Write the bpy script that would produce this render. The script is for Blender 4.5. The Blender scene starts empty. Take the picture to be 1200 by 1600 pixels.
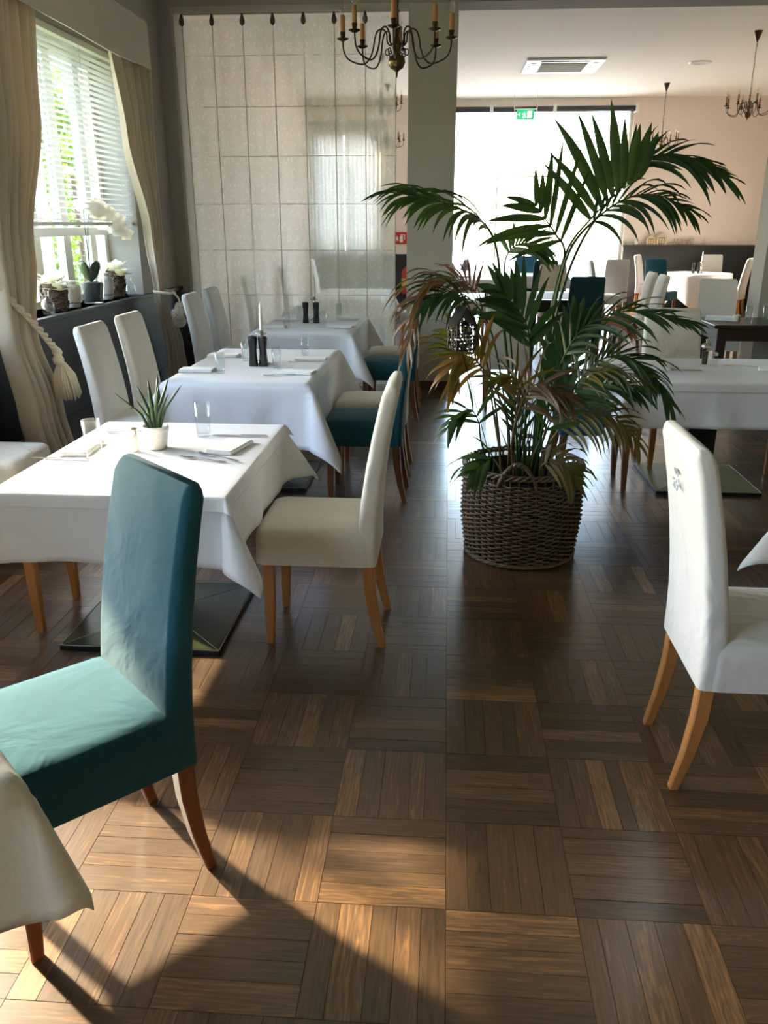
import bpy, bmesh, math, random
from mathutils import Vector, Matrix
random.seed(7)
PI=math.pi; sin=math.sin; cos=math.cos
SC=bpy.context.scene; COL=SC.collection
# ---------------------------------------------------------------- camera (measured from the vanishing points)
FP=1290.0; EYE=1.56
TH=math.atan(450/FP); PSI=math.atan(100/FP*cos(TH))
CF=Vector((-sin(PSI)*cos(TH),cos(PSI)*cos(TH),-sin(TH))); CR=Vector((cos(PSI),sin(PSI),0)); CD=CF.cross(CR)
CC=Vector((0,0,EYE))
cd=bpy.data.cameras.new('camera'); cam=bpy.data.objects.new('camera',cd); COL.objects.link(cam)
cd.sensor_fit='VERTICAL'; cd.sensor_height=24; cd.lens=FP/1600*24; cd.clip_start=.05; cd.clip_end=300
cam.matrix_world=Matrix(((CR.x,-CD.x,-CF.x,CC.x),(CR.y,-CD.y,-CF.y,CC.y),(CR.z,-CD.z,-CF.z,CC.z),(0,0,0,1)))
SC.camera=cam
def at(px,py,Y):      # point of the room at depth Y that a pixel of the photograph measures
    r=CF+CR*((px-600)/FP)+CD*((py-800)/FP)
    return CC+r*(Y/r.y)
# ---------------------------------------------------------------- world, sun, exposure
w=bpy.data.worlds.new('world'); SC.world=w; w.use_nodes=True
nt=w.node_tree; nt.nodes.clear()
sky=nt.nodes.new('ShaderNodeTexSky'); sky.sky_type='NISHITA'; sky.sun_disc=False
SUN_EL=math.radians(31); SUN_AZ=Vector((-.82,.57,0)).normalized()
sky.sun_elevation=SUN_EL; sky.sun_rotation=math.atan2(SUN_AZ.x,SUN_AZ.y)
sky.air_density=1.0; sky.dust_density=1.6; sky.ozone_density=1.0
bg=nt.nodes.new('ShaderNodeBackground'); bg.inputs[1].default_value=2.3
wo=nt.nodes.new('ShaderNodeOutputWorld'); nt.links.new(sky.outputs[0],bg.inputs[0]); nt.links.new(bg.outputs[0],wo.inputs[0])
sl=bpy.data.lights.new('sun','SUN'); sl.energy=18; sl.angle=math.radians(2.2); sl.color=(1,.82,.58)
so=bpy.data.objects.new('sun',sl); COL.objects.link(so)
sv=-(SUN_AZ*cos(SUN_EL)+Vector((0,0,sin(SUN_EL))))
so.rotation_euler=sv.to_track_quat('-Z','Y').to_euler()
so.location=(-6,8,8)
SC.view_settings.view_transform='Standard'; SC.view_settings.look='None'
SC.view_settings.gamma=1; SC.view_settings.use_curve_mapping=False
SC.view_settings.exposure=0.65
def portal(loc,rot,sx,sy):      # marks a window opening so that the sky is sampled through it; gives no light of its own
    l=bpy.data.lights.new('window_portal','AREA'); l.shape='RECTANGLE'; l.size=sx; l.size_y=sy
    try: l.cycles.is_portal=True
    except Exception: return
    o=bpy.data.objects.new('window_portal',l); COL.objects.link(o); o.location=loc; o.rotation_euler=rot
try:
    SC.cycles.use_denoising=True; SC.cycles.max_bounces=10; SC.cycles.diffuse_bounces=6; SC.cycles.transparent_max_bounces=24
    SC.cycles.caustics_refractive=False; SC.cycles.caustics_reflective=False; SC.cycles.sample_clamp_indirect=8
except Exception: pass
# ---------------------------------------------------------------- helpers
class MB:
    def __init__(s,closed=True): s.v=[]; s.f=[]; s.closed=closed
    def add(s,vs,fs):
        n=len(s.v); s.v+= [tuple(p) for p in vs]; s.f+=[tuple(i+n for i in f) for f in fs]; return s
    def box(s,x0,x1,y0,y1,z0,z1):
        return s.add([(x0,y0,z0),(x1,y0,z0),(x1,y1,z0),(x0,y1,z0),(x0,y0,z1),(x1,y0,z1),(x1,y1,z1),(x0,y1,z1)],
          [(0,3,2,1),(4,5,6,7),(0,1,5,4),(1,2,6,5),(2,3,7,6),(3,0,4,7)])
    def loft(s,rings,closed=True,caps=True):
        n=len(rings[0]); vs=[p for r in rings for p in r]; fs=[]
        for i in range(len(rings)-1):
            for j in range(n if closed else n-1):
                k=(j+1)%n; fs.append((i*n+j,i*n+k,(i+1)*n+k,(i+1)*n+j))
        if caps and closed:
            fs.append(tuple(range(n-1,-1,-1))); fs.append(tuple(range((len(rings)-1)*n,len(rings)*n)))
        return s.add(vs,fs)
    def lathe(s,prof,n=20,c=(0,0,0),caps=True):
        return s.loft([[(c[0]+r*cos(2*PI*j/n),c[1]+r*sin(2*PI*j/n),c[2]+z) for j in range(n)] for r,z in prof],caps=caps)
    def tube(s,pts,r,n=8,caps=True):
        pts=[Vector(p) for p in pts]; rings=[]; up=None
        for i,p in enumerate(pts):
            t=(pts[min(i+1,len(pts)-1)]-pts[max(i-1,0)]).normalized()
            if up is None:
                up=Vector((0,0,1)) if abs(t.z)<.9 else Vector((1,0,0))
            a=t.cross(up)
            if a.length<1e-5: a=t.cross(Vector((0,1,0)))
            a.normalize(); b=a.cross(t).normalized(); up=b
            rr=r[i] if isinstance(r,(list,tuple)) else r
            rings.append([p+(a*cos(2*PI*j/n)+b*sin(2*PI*j/n))*rr for j in range(n)])
        return s.loft(rings,caps=caps)
    def grid(s,fn,nu,nv):
        vs=[fn(i,j) for i in range(nu+1) for j in range(nv+1)]
        return s.add(vs,[(i*(nv+1)+j,(i+1)*(nv+1)+j,(i+1)*(nv+1)+j+1,i*(nv+1)+j+1) for i in range(nu) for j in range(nv)])
    def mesh(s,name,mat,smooth=False):
        m=bpy.data.meshes.new(name); m.from_pydata(s.v,[],s.f); 
        if mat: m.materials.append(mat)
        if s.closed:
            b=bmesh.new(); b.from_mesh(m); bmesh.ops.recalc_face_normals(b,faces=b.faces); b.to_mesh(m); b.free()
        if smooth: m.polygons.foreach_set('use_smooth',[True]*len(m.polygons))
        m.update(); return m
def obj(name,mb,mat,parent=None,smooth=False,bevel=0,solid=0,auto=None):
    m=mb.mesh(name,mat,smooth or auto is not None) if isinstance(mb,MB) else mb
    o=bpy.data.objects.new(name,m); COL.objects.link(o)
    if parent is not None: o.parent=parent
    if solid:
        q=o.modifiers.new('s','SOLIDIFY'); q.thickness=solid
    if bevel:
        q=o.modifiers.new('b','BEVEL'); q.width=bevel; q.segments=2; q.limit_method='ANGLE'
    if auto is not None: m.set_sharp_from_angle(angle=math.radians(auto))
    return o
def tag(o,label=None,cat=None,group=None,kind=None):
    if label: o['label']=label
    if cat: o['category']=cat
    if group: o['group']=group
    if kind: o['kind']=kind
    return o
def thing(name,label,cat,loc=(0,0,0),rz=0,group=None):
    o=bpy.data.objects.new(name,None); COL.objects.link(o); o.empty_display_size=.05
    o.location=loc; o.rotation_euler=(0,0,rz); return tag(o,label,cat,group)
def dup(root,loc,rz,label,group=None):
    def cp(o,par):
        c=o.copy(); COL.objects.link(c); c.parent=par
        for ch in o.children: cp(ch,c)
        return c
    r=cp(root,None); r.location=loc; r.rotation_euler=(0,0,rz); tag(r,label,None,group); return r
def struct(name,mb,mat,parent=None,**k):
    o=obj(name,mb,mat,parent,**k)
    if parent is None: o['kind']='structure'
    return o
def stuff(o): o['kind']='stuff'; return o
def rrect(w,d,r,z,cx=0,cy=0,n=4):
    pts=[]; 
    for qx,qy,a0 in ((1,1,0),(-1,1,PI/2),(-1,-1,PI),(1,-1,3*PI/2)):
        for i in range(n+1):
            a=a0+PI/2*i/n; pts.append((cx+qx*(w/2-r)+r*cos(a),cy+qy*(d/2-r)+r*sin(a),z))
    return pts
# ---------------------------------------------------------------- materials
def mat(name,col,rough=.6,metal=0,spec=.5,bump=0,bscale=200,var=0,vscale=6,trans=0,sheen=0,coat=0,emit=0,alpha=1,ior=None,detail=3):
    m=bpy.data.materials.new(name); m.use_nodes=True; N=m.node_tree.nodes; L=m.node_tree.links; b=N['Principled BSDF']
    b.inputs['Base Color'].default_value=(*col,1); b.inputs['Roughness'].default_value=rough; b.inputs['Metallic'].default_value=metal
    b.inputs['Specular IOR Level'].default_value=spec; b.inputs['Transmission Weight'].default_value=trans
    b.inputs['Sheen Weight'].default_value=sheen; b.inputs['Coat Weight'].default_value=coat
    if ior: b.inputs['IOR'].default_value=ior
    if emit: b.inputs['Emission Color'].default_value=(*col,1); b.inputs['Emission Strength'].default_value=emit
    tc=N.new('ShaderNodeTexCoord')
    if var:
        n=N.new('ShaderNodeTexNoise'); n.inputs['Scale'].default_value=vscale; n.inputs['Detail'].default_value=4; L.new(tc.outputs['Object'],n.inputs['Vector'])
        x=N.new('ShaderNodeMix'); x.data_type='RGBA'; x.inputs[6].default_value=(*[c*(1-var) for c in col],1); x.inputs[7].default_value=(*[min(1,c*(1+var)) for c in col],1)
        L.new(n.outputs[0],x.inputs[0]); L.new(x.outputs[2],b.inputs['Base Color'])
    if bump:
        n=N.new('ShaderNodeTexNoise'); n.inputs['Scale'].default_value=bscale; n.inputs['Detail'].default_value=detail; L.new(tc.outputs['Object'],n.inputs['Vector'])
        p=N.new('ShaderNodeBump'); p.inputs['Strength'].default_value=bump; p.inputs['Distance'].default_value=.01; L.new(n.outputs[0],p.inputs['Height']); L.new(p.outputs[0],b.inputs['Normal'])
    return m
def fabric(name,col,sheen=.2,wr=.35,wscale=5,var=.04,transl=0,rough=.9):
    m=mat(name,col,rough,spec=.2,var=var,vscale=3,sheen=sheen); N=m.node_tree.nodes; L=m.node_tree.links; b=N['Principled BSDF']
    tc=[n for n in N if n.type=='TEX_COORD'][0]
    n1=N.new('ShaderNodeTexNoise'); n1.inputs['Scale'].default_value=wscale; n1.inputs['Detail'].default_value=3; n1.inputs['Distortion'].default_value=1.2; L.new(tc.outputs['Object'],n1.inputs['Vector'])
    n2=N.new('ShaderNodeTexNoise'); n2.inputs['Scale'].default_value=500; L.new(tc.outputs['Object'],n2.inputs['Vector'])
    p1=N.new('ShaderNodeBump'); p1.inputs['Strength'].default_value=wr; p1.inputs['Distance'].default_value=.03; L.new(n1.outputs[0],p1.inputs['Height'])
    p2=N.new('ShaderNodeBump'); p2.inputs['Strength'].default_value=.15; p2.inputs['Distance'].default_value=.002; L.new(n2.outputs[0],p2.inputs['Height']); L.new(p1.outputs[0],p2.inputs['Normal']); L.new(p2.outputs[0],b.inputs['Normal'])
    if transl:
        t=N.new('ShaderNodeBsdfTranslucent'); t.inputs[0].default_value=(*col,1); x=N.new('ShaderNodeMixShader'); x.inputs[0].default_value=transl
        out=[n for n in N if n.type=='OUTPUT_MATERIAL'][0]; L.new(b.outputs[0],x.inputs[1]); L.new(t.outputs[0],x.inputs[2]); L.new(x.outputs[0],out.inputs[0])
    return m
def wood(name,col,dark,rough=.45,scale=30,axis=2,coat=0):
    m=mat(name,col,rough,coat=coat); N=m.node_tree.nodes; L=m.node_tree.links; b=N['Principled BSDF']; tc=N['Texture Coordinate']
    mp=N.new('ShaderNodeMapping'); s=[1,1,1]; s[axis]=.06; mp.inputs['Scale'].default_value=s; L.new(tc.outputs['Object'],mp.inputs[0])
    n=N.new('ShaderNodeTexNoise'); n.inputs['Scale'].default_value=scale*2; n.inputs['Detail'].default_value=5; L.new(mp.outputs[0],n.inputs['Vector'])
    x=N.new('ShaderNodeMix'); x.data_type='RGBA'; x.inputs[6].default_value=(*dark,1); x.inputs[7].default_value=(*col,1); L.new(n.outputs[0],x.inputs[0]); L.new(x.outputs[2],b.inputs['Base Color'])
    return m
def parquet():
    m=mat('parquet_oak',(.2,.11,.05),.36,spec=.5,coat=1); m.node_tree.nodes['Principled BSDF'].inputs['Coat Roughness'].default_value=.2; N=m.node_tree.nodes; L=m.node_tree.links; b=N['Principled BSDF']
    uv=N.new('ShaderNodeUVMap'); uv.uv_map='UVMap'; col=N.new('ShaderNodeAttribute'); col.attribute_name='tone'
    mp=N.new('ShaderNodeMapping'); mp.inputs['Scale'].default_value=(7,70,1); L.new(uv.outputs[0],mp.inputs[0])
    n=N.new('ShaderNodeTexNoise'); n.inputs['Scale'].default_value=1.2; n.inputs['Detail'].default_value=6; n.inputs['Roughness'].default_value=.6; n.inputs['Distortion'].default_value=.9; L.new(mp.outputs[0],n.inputs['Vector'])
    mp2=N.new('ShaderNodeMapping'); mp2.inputs['Scale'].default_value=(3,16,1); L.new(uv.outputs[0],mp2.inputs[0])
    wv=N.new('ShaderNodeTexWave'); wv.bands_direction='Y'; wv.inputs['Scale'].default_value=1.6; wv.inputs['Distortion'].default_value=9; wv.inputs['Detail'].default_value=3; wv.inputs['Detail Scale'].default_value=1.0; L.new(mp2.outputs[0],wv.inputs['Vector'])
    cr=N.new('ShaderNodeValToRGB'); e=cr.color_ramp.elements; e[0].position=.0; e[0].color=(.026,.014,.007,1); e[1].position=1; e[1].color=(.40,.205,.082,1)
    q=cr.color_ramp.elements.new(.5); q.color=(.106,.058,.028,1)
    # tone attribute shifts the whole strip, the grain moves about it
    ma=N.new('ShaderNodeMath'); ma.operation='MULTIPLY_ADD'; ma.inputs[1].default_value=.95; L.new(n.outputs[0],ma.inputs[0]); L.new(col.outputs['Fac'],ma.inputs[2])
    mb=N.new('ShaderNodeMath'); mb.operation='MULTIPLY_ADD'; mb.inputs[1].default_value=-.10; L.new(wv.outputs[1],mb.inputs[0]); L.new(ma.outputs[0],mb.inputs[2])
    L.new(mb.outputs[0],cr.inputs[0]); L.new(cr.outputs[0],b.inputs['Base Color'])
    tc=N['Texture Coordinate']; n3=N.new('ShaderNodeTexNoise'); n3.inputs['Scale'].default_value=4; n3.inputs['Detail'].default_value=5; L.new(tc.outputs['Object'],n3.inputs['Vector'])
    r=N.new('ShaderNodeMapRange'); r.inputs['To Min'].default_value=.24; r.inputs['To Max'].default_value=.46; L.new(n3.outputs[0],r.inputs[0]); L.new(r.outputs[0],b.inputs['Roughness'])
    bp=N.new('ShaderNodeBump'); bp.inputs['Strength'].default_value=.25; bp.inputs['Distance'].default_value=.001; L.new(ma.outputs[0],bp.inputs['Height']); L.new(bp.outputs[0],b.inputs['Normal'])
    return m
def leafmat(name,col,tip,transl=.35):
    m=mat(name,col,.42,spec=.4); N=m.node_tree.nodes; L=m.node_tree.links; b=N['Principled BSDF']; tc=N['Texture Coordinate']
    n=N.new('ShaderNodeTexNoise'); n.inputs['Scale'].default_value=9; n.inputs['Detail'].default_value=3; L.new(tc.outputs['Object'],n.inputs['Vector'])
    x=N.new('ShaderNodeMix'); x.data_type='RGBA'; x.inputs[6].default_value=(*col,1); x.inputs[7].default_value=(*tip,1)
    r=N.new('ShaderNodeMapRange'); r.inputs['From Min'].default_value=.4; r.inputs['From Max'].default_value=.68; L.new(n.outputs[0],r.inputs[0]); L.new(r.outputs[0],x.inputs[0]); L.new(x.outputs[2],b.inputs['Base Color'])
    t=N.new('ShaderNodeBsdfTranslucent'); L.new(x.outputs[2],t.inputs[0]); s=N.new('ShaderNodeMixShader'); s.inputs[0].default_value=transl
    out=[k for k in N if k.type=='OUTPUT_MATERIAL'][0]; L.new(b.outputs[0],s.inputs[1]); L.new(t.outputs[0],s.inputs[2]); L.new(s.outputs[0],out.inputs[0])
    return m
def lace():
    m=bpy.data.materials.new('lace'); m.use_nodes=True; N=m.node_tree.nodes; L=m.node_tree.links; N.clear()
    out=N.new('ShaderNodeOutputMaterial'); tc=N.new('ShaderNodeTexCoord')
    d=N.new('ShaderNodeBsdfDiffuse'); d.inputs[0].default_value=(.86,.86,.76,1); t=N.new('ShaderNodeBsdfTranslucent'); t.inputs[0].default_value=(.86,.86,.74,1)
    a=N.new('ShaderNodeMixShader'); a.inputs[0].default_value=.55; L.new(d.outputs[0],a.inputs[1]); L.new(t.outputs[0],a.inputs[2])
    tr=N.new('ShaderNodeBsdfTransparent'); mx=N.new('ShaderNodeMixShader'); L.new(tr.outputs[0],mx.inputs[1]); L.new(a.outputs[0],mx.inputs[2])
    # rows of small motifs: voronoi in a stretched lattice times a fine weave
    mp=N.new('ShaderNodeMapping'); mp.inputs['Scale'].default_value=(13.5,1,8.5); L.new(tc.outputs['Object'],mp.inputs[0])
    v=N.new('ShaderNodeTexVoronoi'); v.inputs['Scale'].default_value=1; v.inputs['Randomness'].default_value=.25; v.feature='F1'; L.new(mp.outputs[0],v.inputs['Vector'])
    c=N.new('ShaderNodeMath'); c.operation='COMPARE'; c.inputs[1].default_value=.33; c.inputs[2].default_value=.09; L.new(v.outputs['Distance'],c.inputs[0])
    n=N.new('ShaderNodeTexNoise'); n.inputs['Scale'].default_value=45; n.inputs['Detail'].default_value=3; L.new(tc.outputs['Object'],n.inputs['Vector'])
    g=N.new('ShaderNodeMath'); g.operation='GREATER_THAN'; g.inputs[1].default_value=.53; L.new(n.outputs[0],g.inputs[0])
    s=N.new('ShaderNodeMath'); s.operation='MULTIPLY'; L.new(c.outputs[0],s.inputs[0]); L.new(g.outputs[0],s.inputs[1])
    f=N.new('ShaderNodeMath'); f.operation='MULTIPLY_ADD'; f.inputs[1].default_value=.09; f.inputs[2].default_value=.50; L.new(s.outputs[0],f.inputs[0]); L.new(f.outputs[0],mx.inputs[0])
    L.new(mx.outputs[0],out.inputs[0]); return m
def thin_glass(name,tint=(.95,.97,.96),base=.03,edge=.6,pw=4,rough=.02):
    m=bpy.data.materials.new(name); m.use_nodes=True; N=m.node_tree.nodes; L=m.node_tree.links; N.clear()
    out=N.new('ShaderNodeOutputMaterial'); tr=N.new('ShaderNodeBsdfTransparent'); tr.inputs[0].default_value=(*tint,1); g=N.new('ShaderNodeBsdfGlossy'); g.inputs[1].default_value=rough
    lw=N.new('ShaderNodeLayerWeight'); lw.inputs[0].default_value=.5; p=N.new('ShaderNodeMath'); p.operation='POWER'; p.inputs[1].default_value=pw; L.new(lw.outputs['Facing'],p.inputs[0])
    q=N.new('ShaderNodeMath'); q.operation='MULTIPLY_ADD'; q.inputs[1].default_value=edge; q.inputs[2].default_value=base; L.new(p.outputs[0],q.inputs[0])
    x=N.new('ShaderNodeMixShader'); L.new(q.outputs[0],x.inputs[0]); L.new(tr.outputs[0],x.inputs[1]); L.new(g.outputs[0],x.inputs[2]); L.new(x.outputs[0],out.inputs[0]); return m
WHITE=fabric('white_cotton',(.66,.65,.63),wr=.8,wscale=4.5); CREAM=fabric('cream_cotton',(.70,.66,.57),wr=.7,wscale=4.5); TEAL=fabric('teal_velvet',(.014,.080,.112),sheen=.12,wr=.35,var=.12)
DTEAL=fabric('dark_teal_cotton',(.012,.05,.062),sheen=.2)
LINEN=fabric('white_table_linen',(.78,.78,.80),wr=.25,wscale=4,rough=.75,var=.01); NAP=fabric('napkin_linen',(.88,.87,.85),wr=.15,wscale=14,var=.01)
DRAPE=fabric('beige_drape',(.60,.53,.42),wr=.25,transl=.25); PELMET=fabric('pelmet_linen',(.62,.56,.46),wr=.3,transl=.15); ROPE=fabric('cream_rope',(.68,.61,.48),wr=.2,wscale=60)
WALL=mat('grey_beige_plaster',(.36,.335,.30),.85,bump=.12,bscale=120,var=.03); COLM=mat('greige_plaster',(.47,.45,.385),.85,bump=.12,bscale=120,var=.03)
PINK=mat('blush_plaster',(.86,.76,.69),.85,bump=.1,bscale=120,var=.02); CEIL=mat('ceiling_plaster',(.90,.86,.78),.9,bump=.08,bscale=90)
DADO=mat('charcoal_panel_paint',(.022,.024,.027),.55,bump=.05,bscale=60,var=.1); FRAMEW=mat('white_window_paint',(.72,.70,.64),.45,bump=.04,bscale=80)
FLOOR=parquet(); SUB=mat('floor_joint_wood',(.05,.03,.018),.7,var=.2)
BEECH=wood('beech_leg',(.50,.235,.075),(.34,.14,.04)); RED=wood('reddish_leg',(.22,.075,.028),(.13,.04,.015)); DARKW=wood('dark_stained_wood',(.040,.020,.014),(.016,.008,.006),.35,axis=0)
SKIRT=wood('brown_skirting',(.09,.045,.022),(.05,.024,.012),axis=0)
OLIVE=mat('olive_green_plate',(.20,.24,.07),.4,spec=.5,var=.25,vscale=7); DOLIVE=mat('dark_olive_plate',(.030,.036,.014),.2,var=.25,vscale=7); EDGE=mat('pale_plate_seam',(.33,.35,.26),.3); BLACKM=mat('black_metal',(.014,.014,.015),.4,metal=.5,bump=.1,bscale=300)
GLASS=thin_glass('clear_glass',(.955,.97,.97),.025,.55,2.4,.03)
PANE=thin_glass('window_glass'); STEEL=mat('brushed_steel',(.55,.54,.52),.25,metal=1,bump=.03,bscale=200); BRASS=mat('aged_brass',(.16,.105,.045),.3,metal=1,var=.35,vscale=20)
DBRASS=mat('dark_bronze',(.055,.036,.022),.4,metal=.9,var=.3,vscale=20); SLEEVE=mat('amber_candle_sleeve',(.40,.19,.065),.55,var=.2,vscale=30); BULB=thin_glass('clear_bulb_glass',(.93,.93,.90),.06,.8,2.0,.03)
WAX=mat('ivory_wax',(.85,.80,.68),.5,var=.02); BLACKP=mat('black_lacquer_wood',(.012,.010,.010),.25,coat=.3,var=.2); CERAM=mat('white_ceramic',(.82,.80,.76),.3,bump=.05,bscale=60,var=.03)
BARK=mat('brown_bark',(.10,.065,.042),.9,bump=.8,bscale=40,var=.4,vscale=25)
GRAVEL=mat('black_gravel',(.02,.022,.022),.5,bump=1,bscale=120,var=.4,vscale=80); JAR=mat('stoneware',(.55,.52,.46),.6,var=.12,vscale=25,bump=.1,bscale=40)
G1=leafmat('palm_green',(.030,.075,.016),(.055,.115,.020)); G2=leafmat('palm_deep_green',(.018,.050,.014),(.032,.078,.018)); G3=leafmat('palm_yellow_green',(.09,.13,.022),(.17,.16,.03))
BR=leafmat('dry_frond_brown',(.12,.066,.03),(.22,.135,.068)); ORG=leafmat('dry_frond_amber',(.26,.13,.025),(.10,.09,.022)); RBR=leafmat('dry_frond_russet',(.13,.048,.024),(.22,.09,.045)); OLV=leafmat('frond_olive',(.11,.105,.022),(.17,.10,.024))
PETAL=leafmat('cream_petal',(.84,.80,.62),(.88,.85,.72),.5); ORCH=leafmat('white_orchid_petal',(.88,.86,.80),(.90,.88,.84),.5)
WICK=mat('grey_brown_rattan',(.15,.105,.068),.6,bump=.3,bscale=90,var=.35,vscale=14); WICKD=mat('dark_rattan',(.07,.045,.03),.7,var=.3,vscale=20); SOIL=mat('potting_soil',(.03,.02,.014),.95,bump=1,bscale=60)
SLAT=mat('white_blind_slat',(.78,.77,.72),.45,bump=.02,bscale=50); WHITEP=mat('white_plastic',(.82,.82,.80),.4); LACE=lace()
# ---------------------------------------------------------------- floor with parquet strips
T=.312; PX0=.034; PY0=1.57
fl=MB(); fl.box(-3.0,6.2,-2.9,17.3,-.2,-.0018); floor=struct('floor',fl,SUB)
def strip_mesh(quads,name):
    vs=[];fs=[];uvs=[];tones=[]
    for (x0,x1,y0,y1,along,tone,dz) in quads:
        b=len(vs); g=.0003; e=.0005
        X0,X1,Y0,Y1=x0+g,x1-g,y0+g,y1-g; z=dz
        vs+=[(X0,Y0,-.0022),(X1,Y0,-.0022),(X1,Y1,-.0022),(X0,Y1,-.0022),(X0+e,Y0+e,z),(X1-e,Y0+e,z),(X1-e,Y1-e,z),(X0+e,Y1-e,z)]
        ff=[(4,5,6,7),(0,1,5,4),(1,2,6,5),(2,3,7,6),(3,0,4,7)]
        ox,oy=random.random()*9,random.random()*9
        for f in ff:
            fs.append(tuple(b+i for i in f)); tones.append(tone)
            for i in f:
                x,y,_=vs[b+i]; u,v=((x,y) if along=='x' else (y,x)); uvs.append((u+ox,v+oy))
    m=bpy.data.meshes.new(name); m.from_pydata(vs,[],fs); m.materials.append(FLOOR)
    ul=m.uv_layers.new(name='UVMap'); ul.data.foreach_set('uv',[c for u in uvs for c in u])
    at_=m.attributes.new('tone','FLOAT','FACE'); at_.data.foreach_set('value',tones); m.update(); return m
strips=[]
for i in range(-12,20):
    for j in range(-9,50):
        x0=PX0+i*T; y0=PY0+j*T
        if x0<-2.95 or x0>5.85 or y0>16.95: continue
        al='x' if (i+j)%2==1 else 'y'
        # tile (0,-1) just right of the centre line runs across
        n=random.choice((5,5,6)); base=random.gauss(0,.045); cuts=[0]
        ws=[random.choice((1,1,1.0,1.35,.7)) for _ in range(n)]; s=sum(ws); acc=0
        for q in ws: acc+=q/s; cuts.append(acc)
        for k in range(n):
            tone=-.045+base+random.gauss(0,.085)+(.18 if random.random()<.13 else 0); tone=max(-.22,min(.30,tone))
            dz=random.uniform(-.0004,.0004)
            a,b=cuts[k]*T,cuts[k+1]*T
            strips.append((x0,x0+T,y0+a,y0+b,al,tone,dz) if al=='x' else (x0+a,x0+b,y0,y0+T,al,tone,dz))
def vis(q):
    c=Vector(((q[0]+q[1])/2,(q[2]+q[3])/2,0))-CC; z=c.dot(CF)
    if z<.3: return 99
    u=c.dot(CR)/z*FP; v=c.dot(CD)/z*FP
    return z if abs(u)<660 and abs(v)<860 else 50+z
strips.sort(key=vis)
for q in strips[:300]:
    obj('parquet_strip',strip_mesh([q],'parquet_strip'),None,floor)
stuff(obj('parquet_field',strip_mesh(strips[300:],'parquet_field'),None,floor))
# ---------------------------------------------------------------- room shell
CZ=3.75; BZ=3.37; XL=-2.62; XR=5.85; YF=17.0; YB=-2.6; YP=8.2; YQ=8.52
def wall_holes(name,mat_,axis,c0,c1,a0,a1,holes,z1=CZ,parent=None):
    # a wall slab between c0..c1 on 'axis', running a0..a1, with rectangular holes (a,b,z0,z1)
    mb=MB(); xs=sorted({a0,a1,*[h[0] for h in holes],*[h[1] for h in holes]})
    for p,q in zip(xs,xs[1:]):
        segs=[(0,z1)]
        for h in holes:
            if h[0]<=p+1e-6 and h[1]>=q-1e-6:
                segs=[s for g in segs for s in ((g[0],min(g[1],h[2])),(max(g[0],h[3]),g[1])) if s[1]-s[0]>1e-4]
        for s in segs:
            if axis=='x': mb.box(c0,c1,p,q,*s)
            else: mb.box(p,q,c0,c1,*s)
    return struct(name,mb,mat_,parent)
SZ=.985; WT=2.80
WINS=[(-1.9,.2,SZ,WT),(2.25,4.35,SZ,WT),(4.98,7.22,SZ,WT)]
wall_holes('wall_left',WALL,'x',XL-.38,XL,YB,YP,WINS)
wall_holes('wall_left_far',PINK,'x',-3.0,-2.7,YQ,YF,[])
wall_holes('wall_back',PINK,'y',YF,YF+.25,-3.0,XR+.3,[(-.35,3.36,0,3.60),(-2.6,-1.35,1.0,3.2)])
struct('wall_right_far',MB().box(XR,XR+.25,YQ,YF,0,CZ),PINK)
struct('wall_right',MB().box(XR,XR+.25,YB,YP,0,CZ),COLM)
wall_holes('wall_rear',WALL,'y',YB-.3,YB,XL-.38,XR+.3,[])
struct('ceiling',MB().box(-3.0,XR+.3,YB-.3,YF+.3,CZ,CZ+.2),CEIL)
# partition: left stub, column, right pier and the beam over both openings
struct('wall_partition_left',MB().box(-3.0,-2.50,YP,YQ,0,CZ),WALL)
colm=struct('column_center',MB().box(-.385,.05,YP,YQ,0,BZ),COLM,bevel=.004)
struct('wall_partition_right',MB().box(2.93,XR,YP,YQ,0,BZ),COLM)
struct('beam_over_openings',MB().box(-2.50,XR,YP-.0,YQ,BZ,CZ),WALL)
struct('baseboard_column',MB().box(-.40,.065,YP-.015,YQ+.015,0,.085),SKIRT)
struct('baseboard_partition_right',MB().box(2.915,XR,YP-.015,YP,0,.085),SKIRT)
# window frames in the left wall
def window(i,y0,y1,posts,tz=1.505,x=XL-.30):
    f=MB(); f.box(x-.03,x+.03,y0,y0+.06,SZ,WT); f.box(x-.03,x+.03,y1-.06,y1,SZ,WT); f.box(x-.03,x+.03,y0+.06,y1-.06,WT-.06,WT); f.box(x-.03,x+.03,y0+.06,y1-.06,SZ,SZ+.05)
    o=struct('window_%d'%i,f,FRAMEW,bevel=.003)
    for a,b in posts: obj('mullion',MB().box(x-.025,x+.035,a,b,SZ+.05,WT-.06),FRAMEW,o,bevel=.003)
    ys=[y0+.06]+[v for p in posts for v in p]+[y1-.06]
    for a,b in zip(ys[::2],ys[1::2]): obj('pane',MB().box(x-.006,x-.002,a,b,SZ+.05,WT-.06),PANE,o)
    return o
window(1,4.98,7.22,[(5.86,5.98),(6.36,6.48),(6.86,6.96)])
window(2,2.25,4.35,[(3.52,3.58)]); window(3,-1.9,.2,[(-.9,-.8)])
struct('trim_window_transom',MB().box(-2.84,-2.79,4.98,7.22,1.475,1.535),FRAMEW,bevel=.003)
for (a,b,_,_) in WINS: portal((XL-.42,(a+b)/2,(SZ+WT)/2),(0,-PI/2,0),WT-SZ,b-a)
portal((-1.975,YF+.3,2.1),(-PI/2,0,0),1.25,2.2)
portal((1.505,YF+.3,1.8),(-PI/2,0,0),3.71,3.6)
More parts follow.
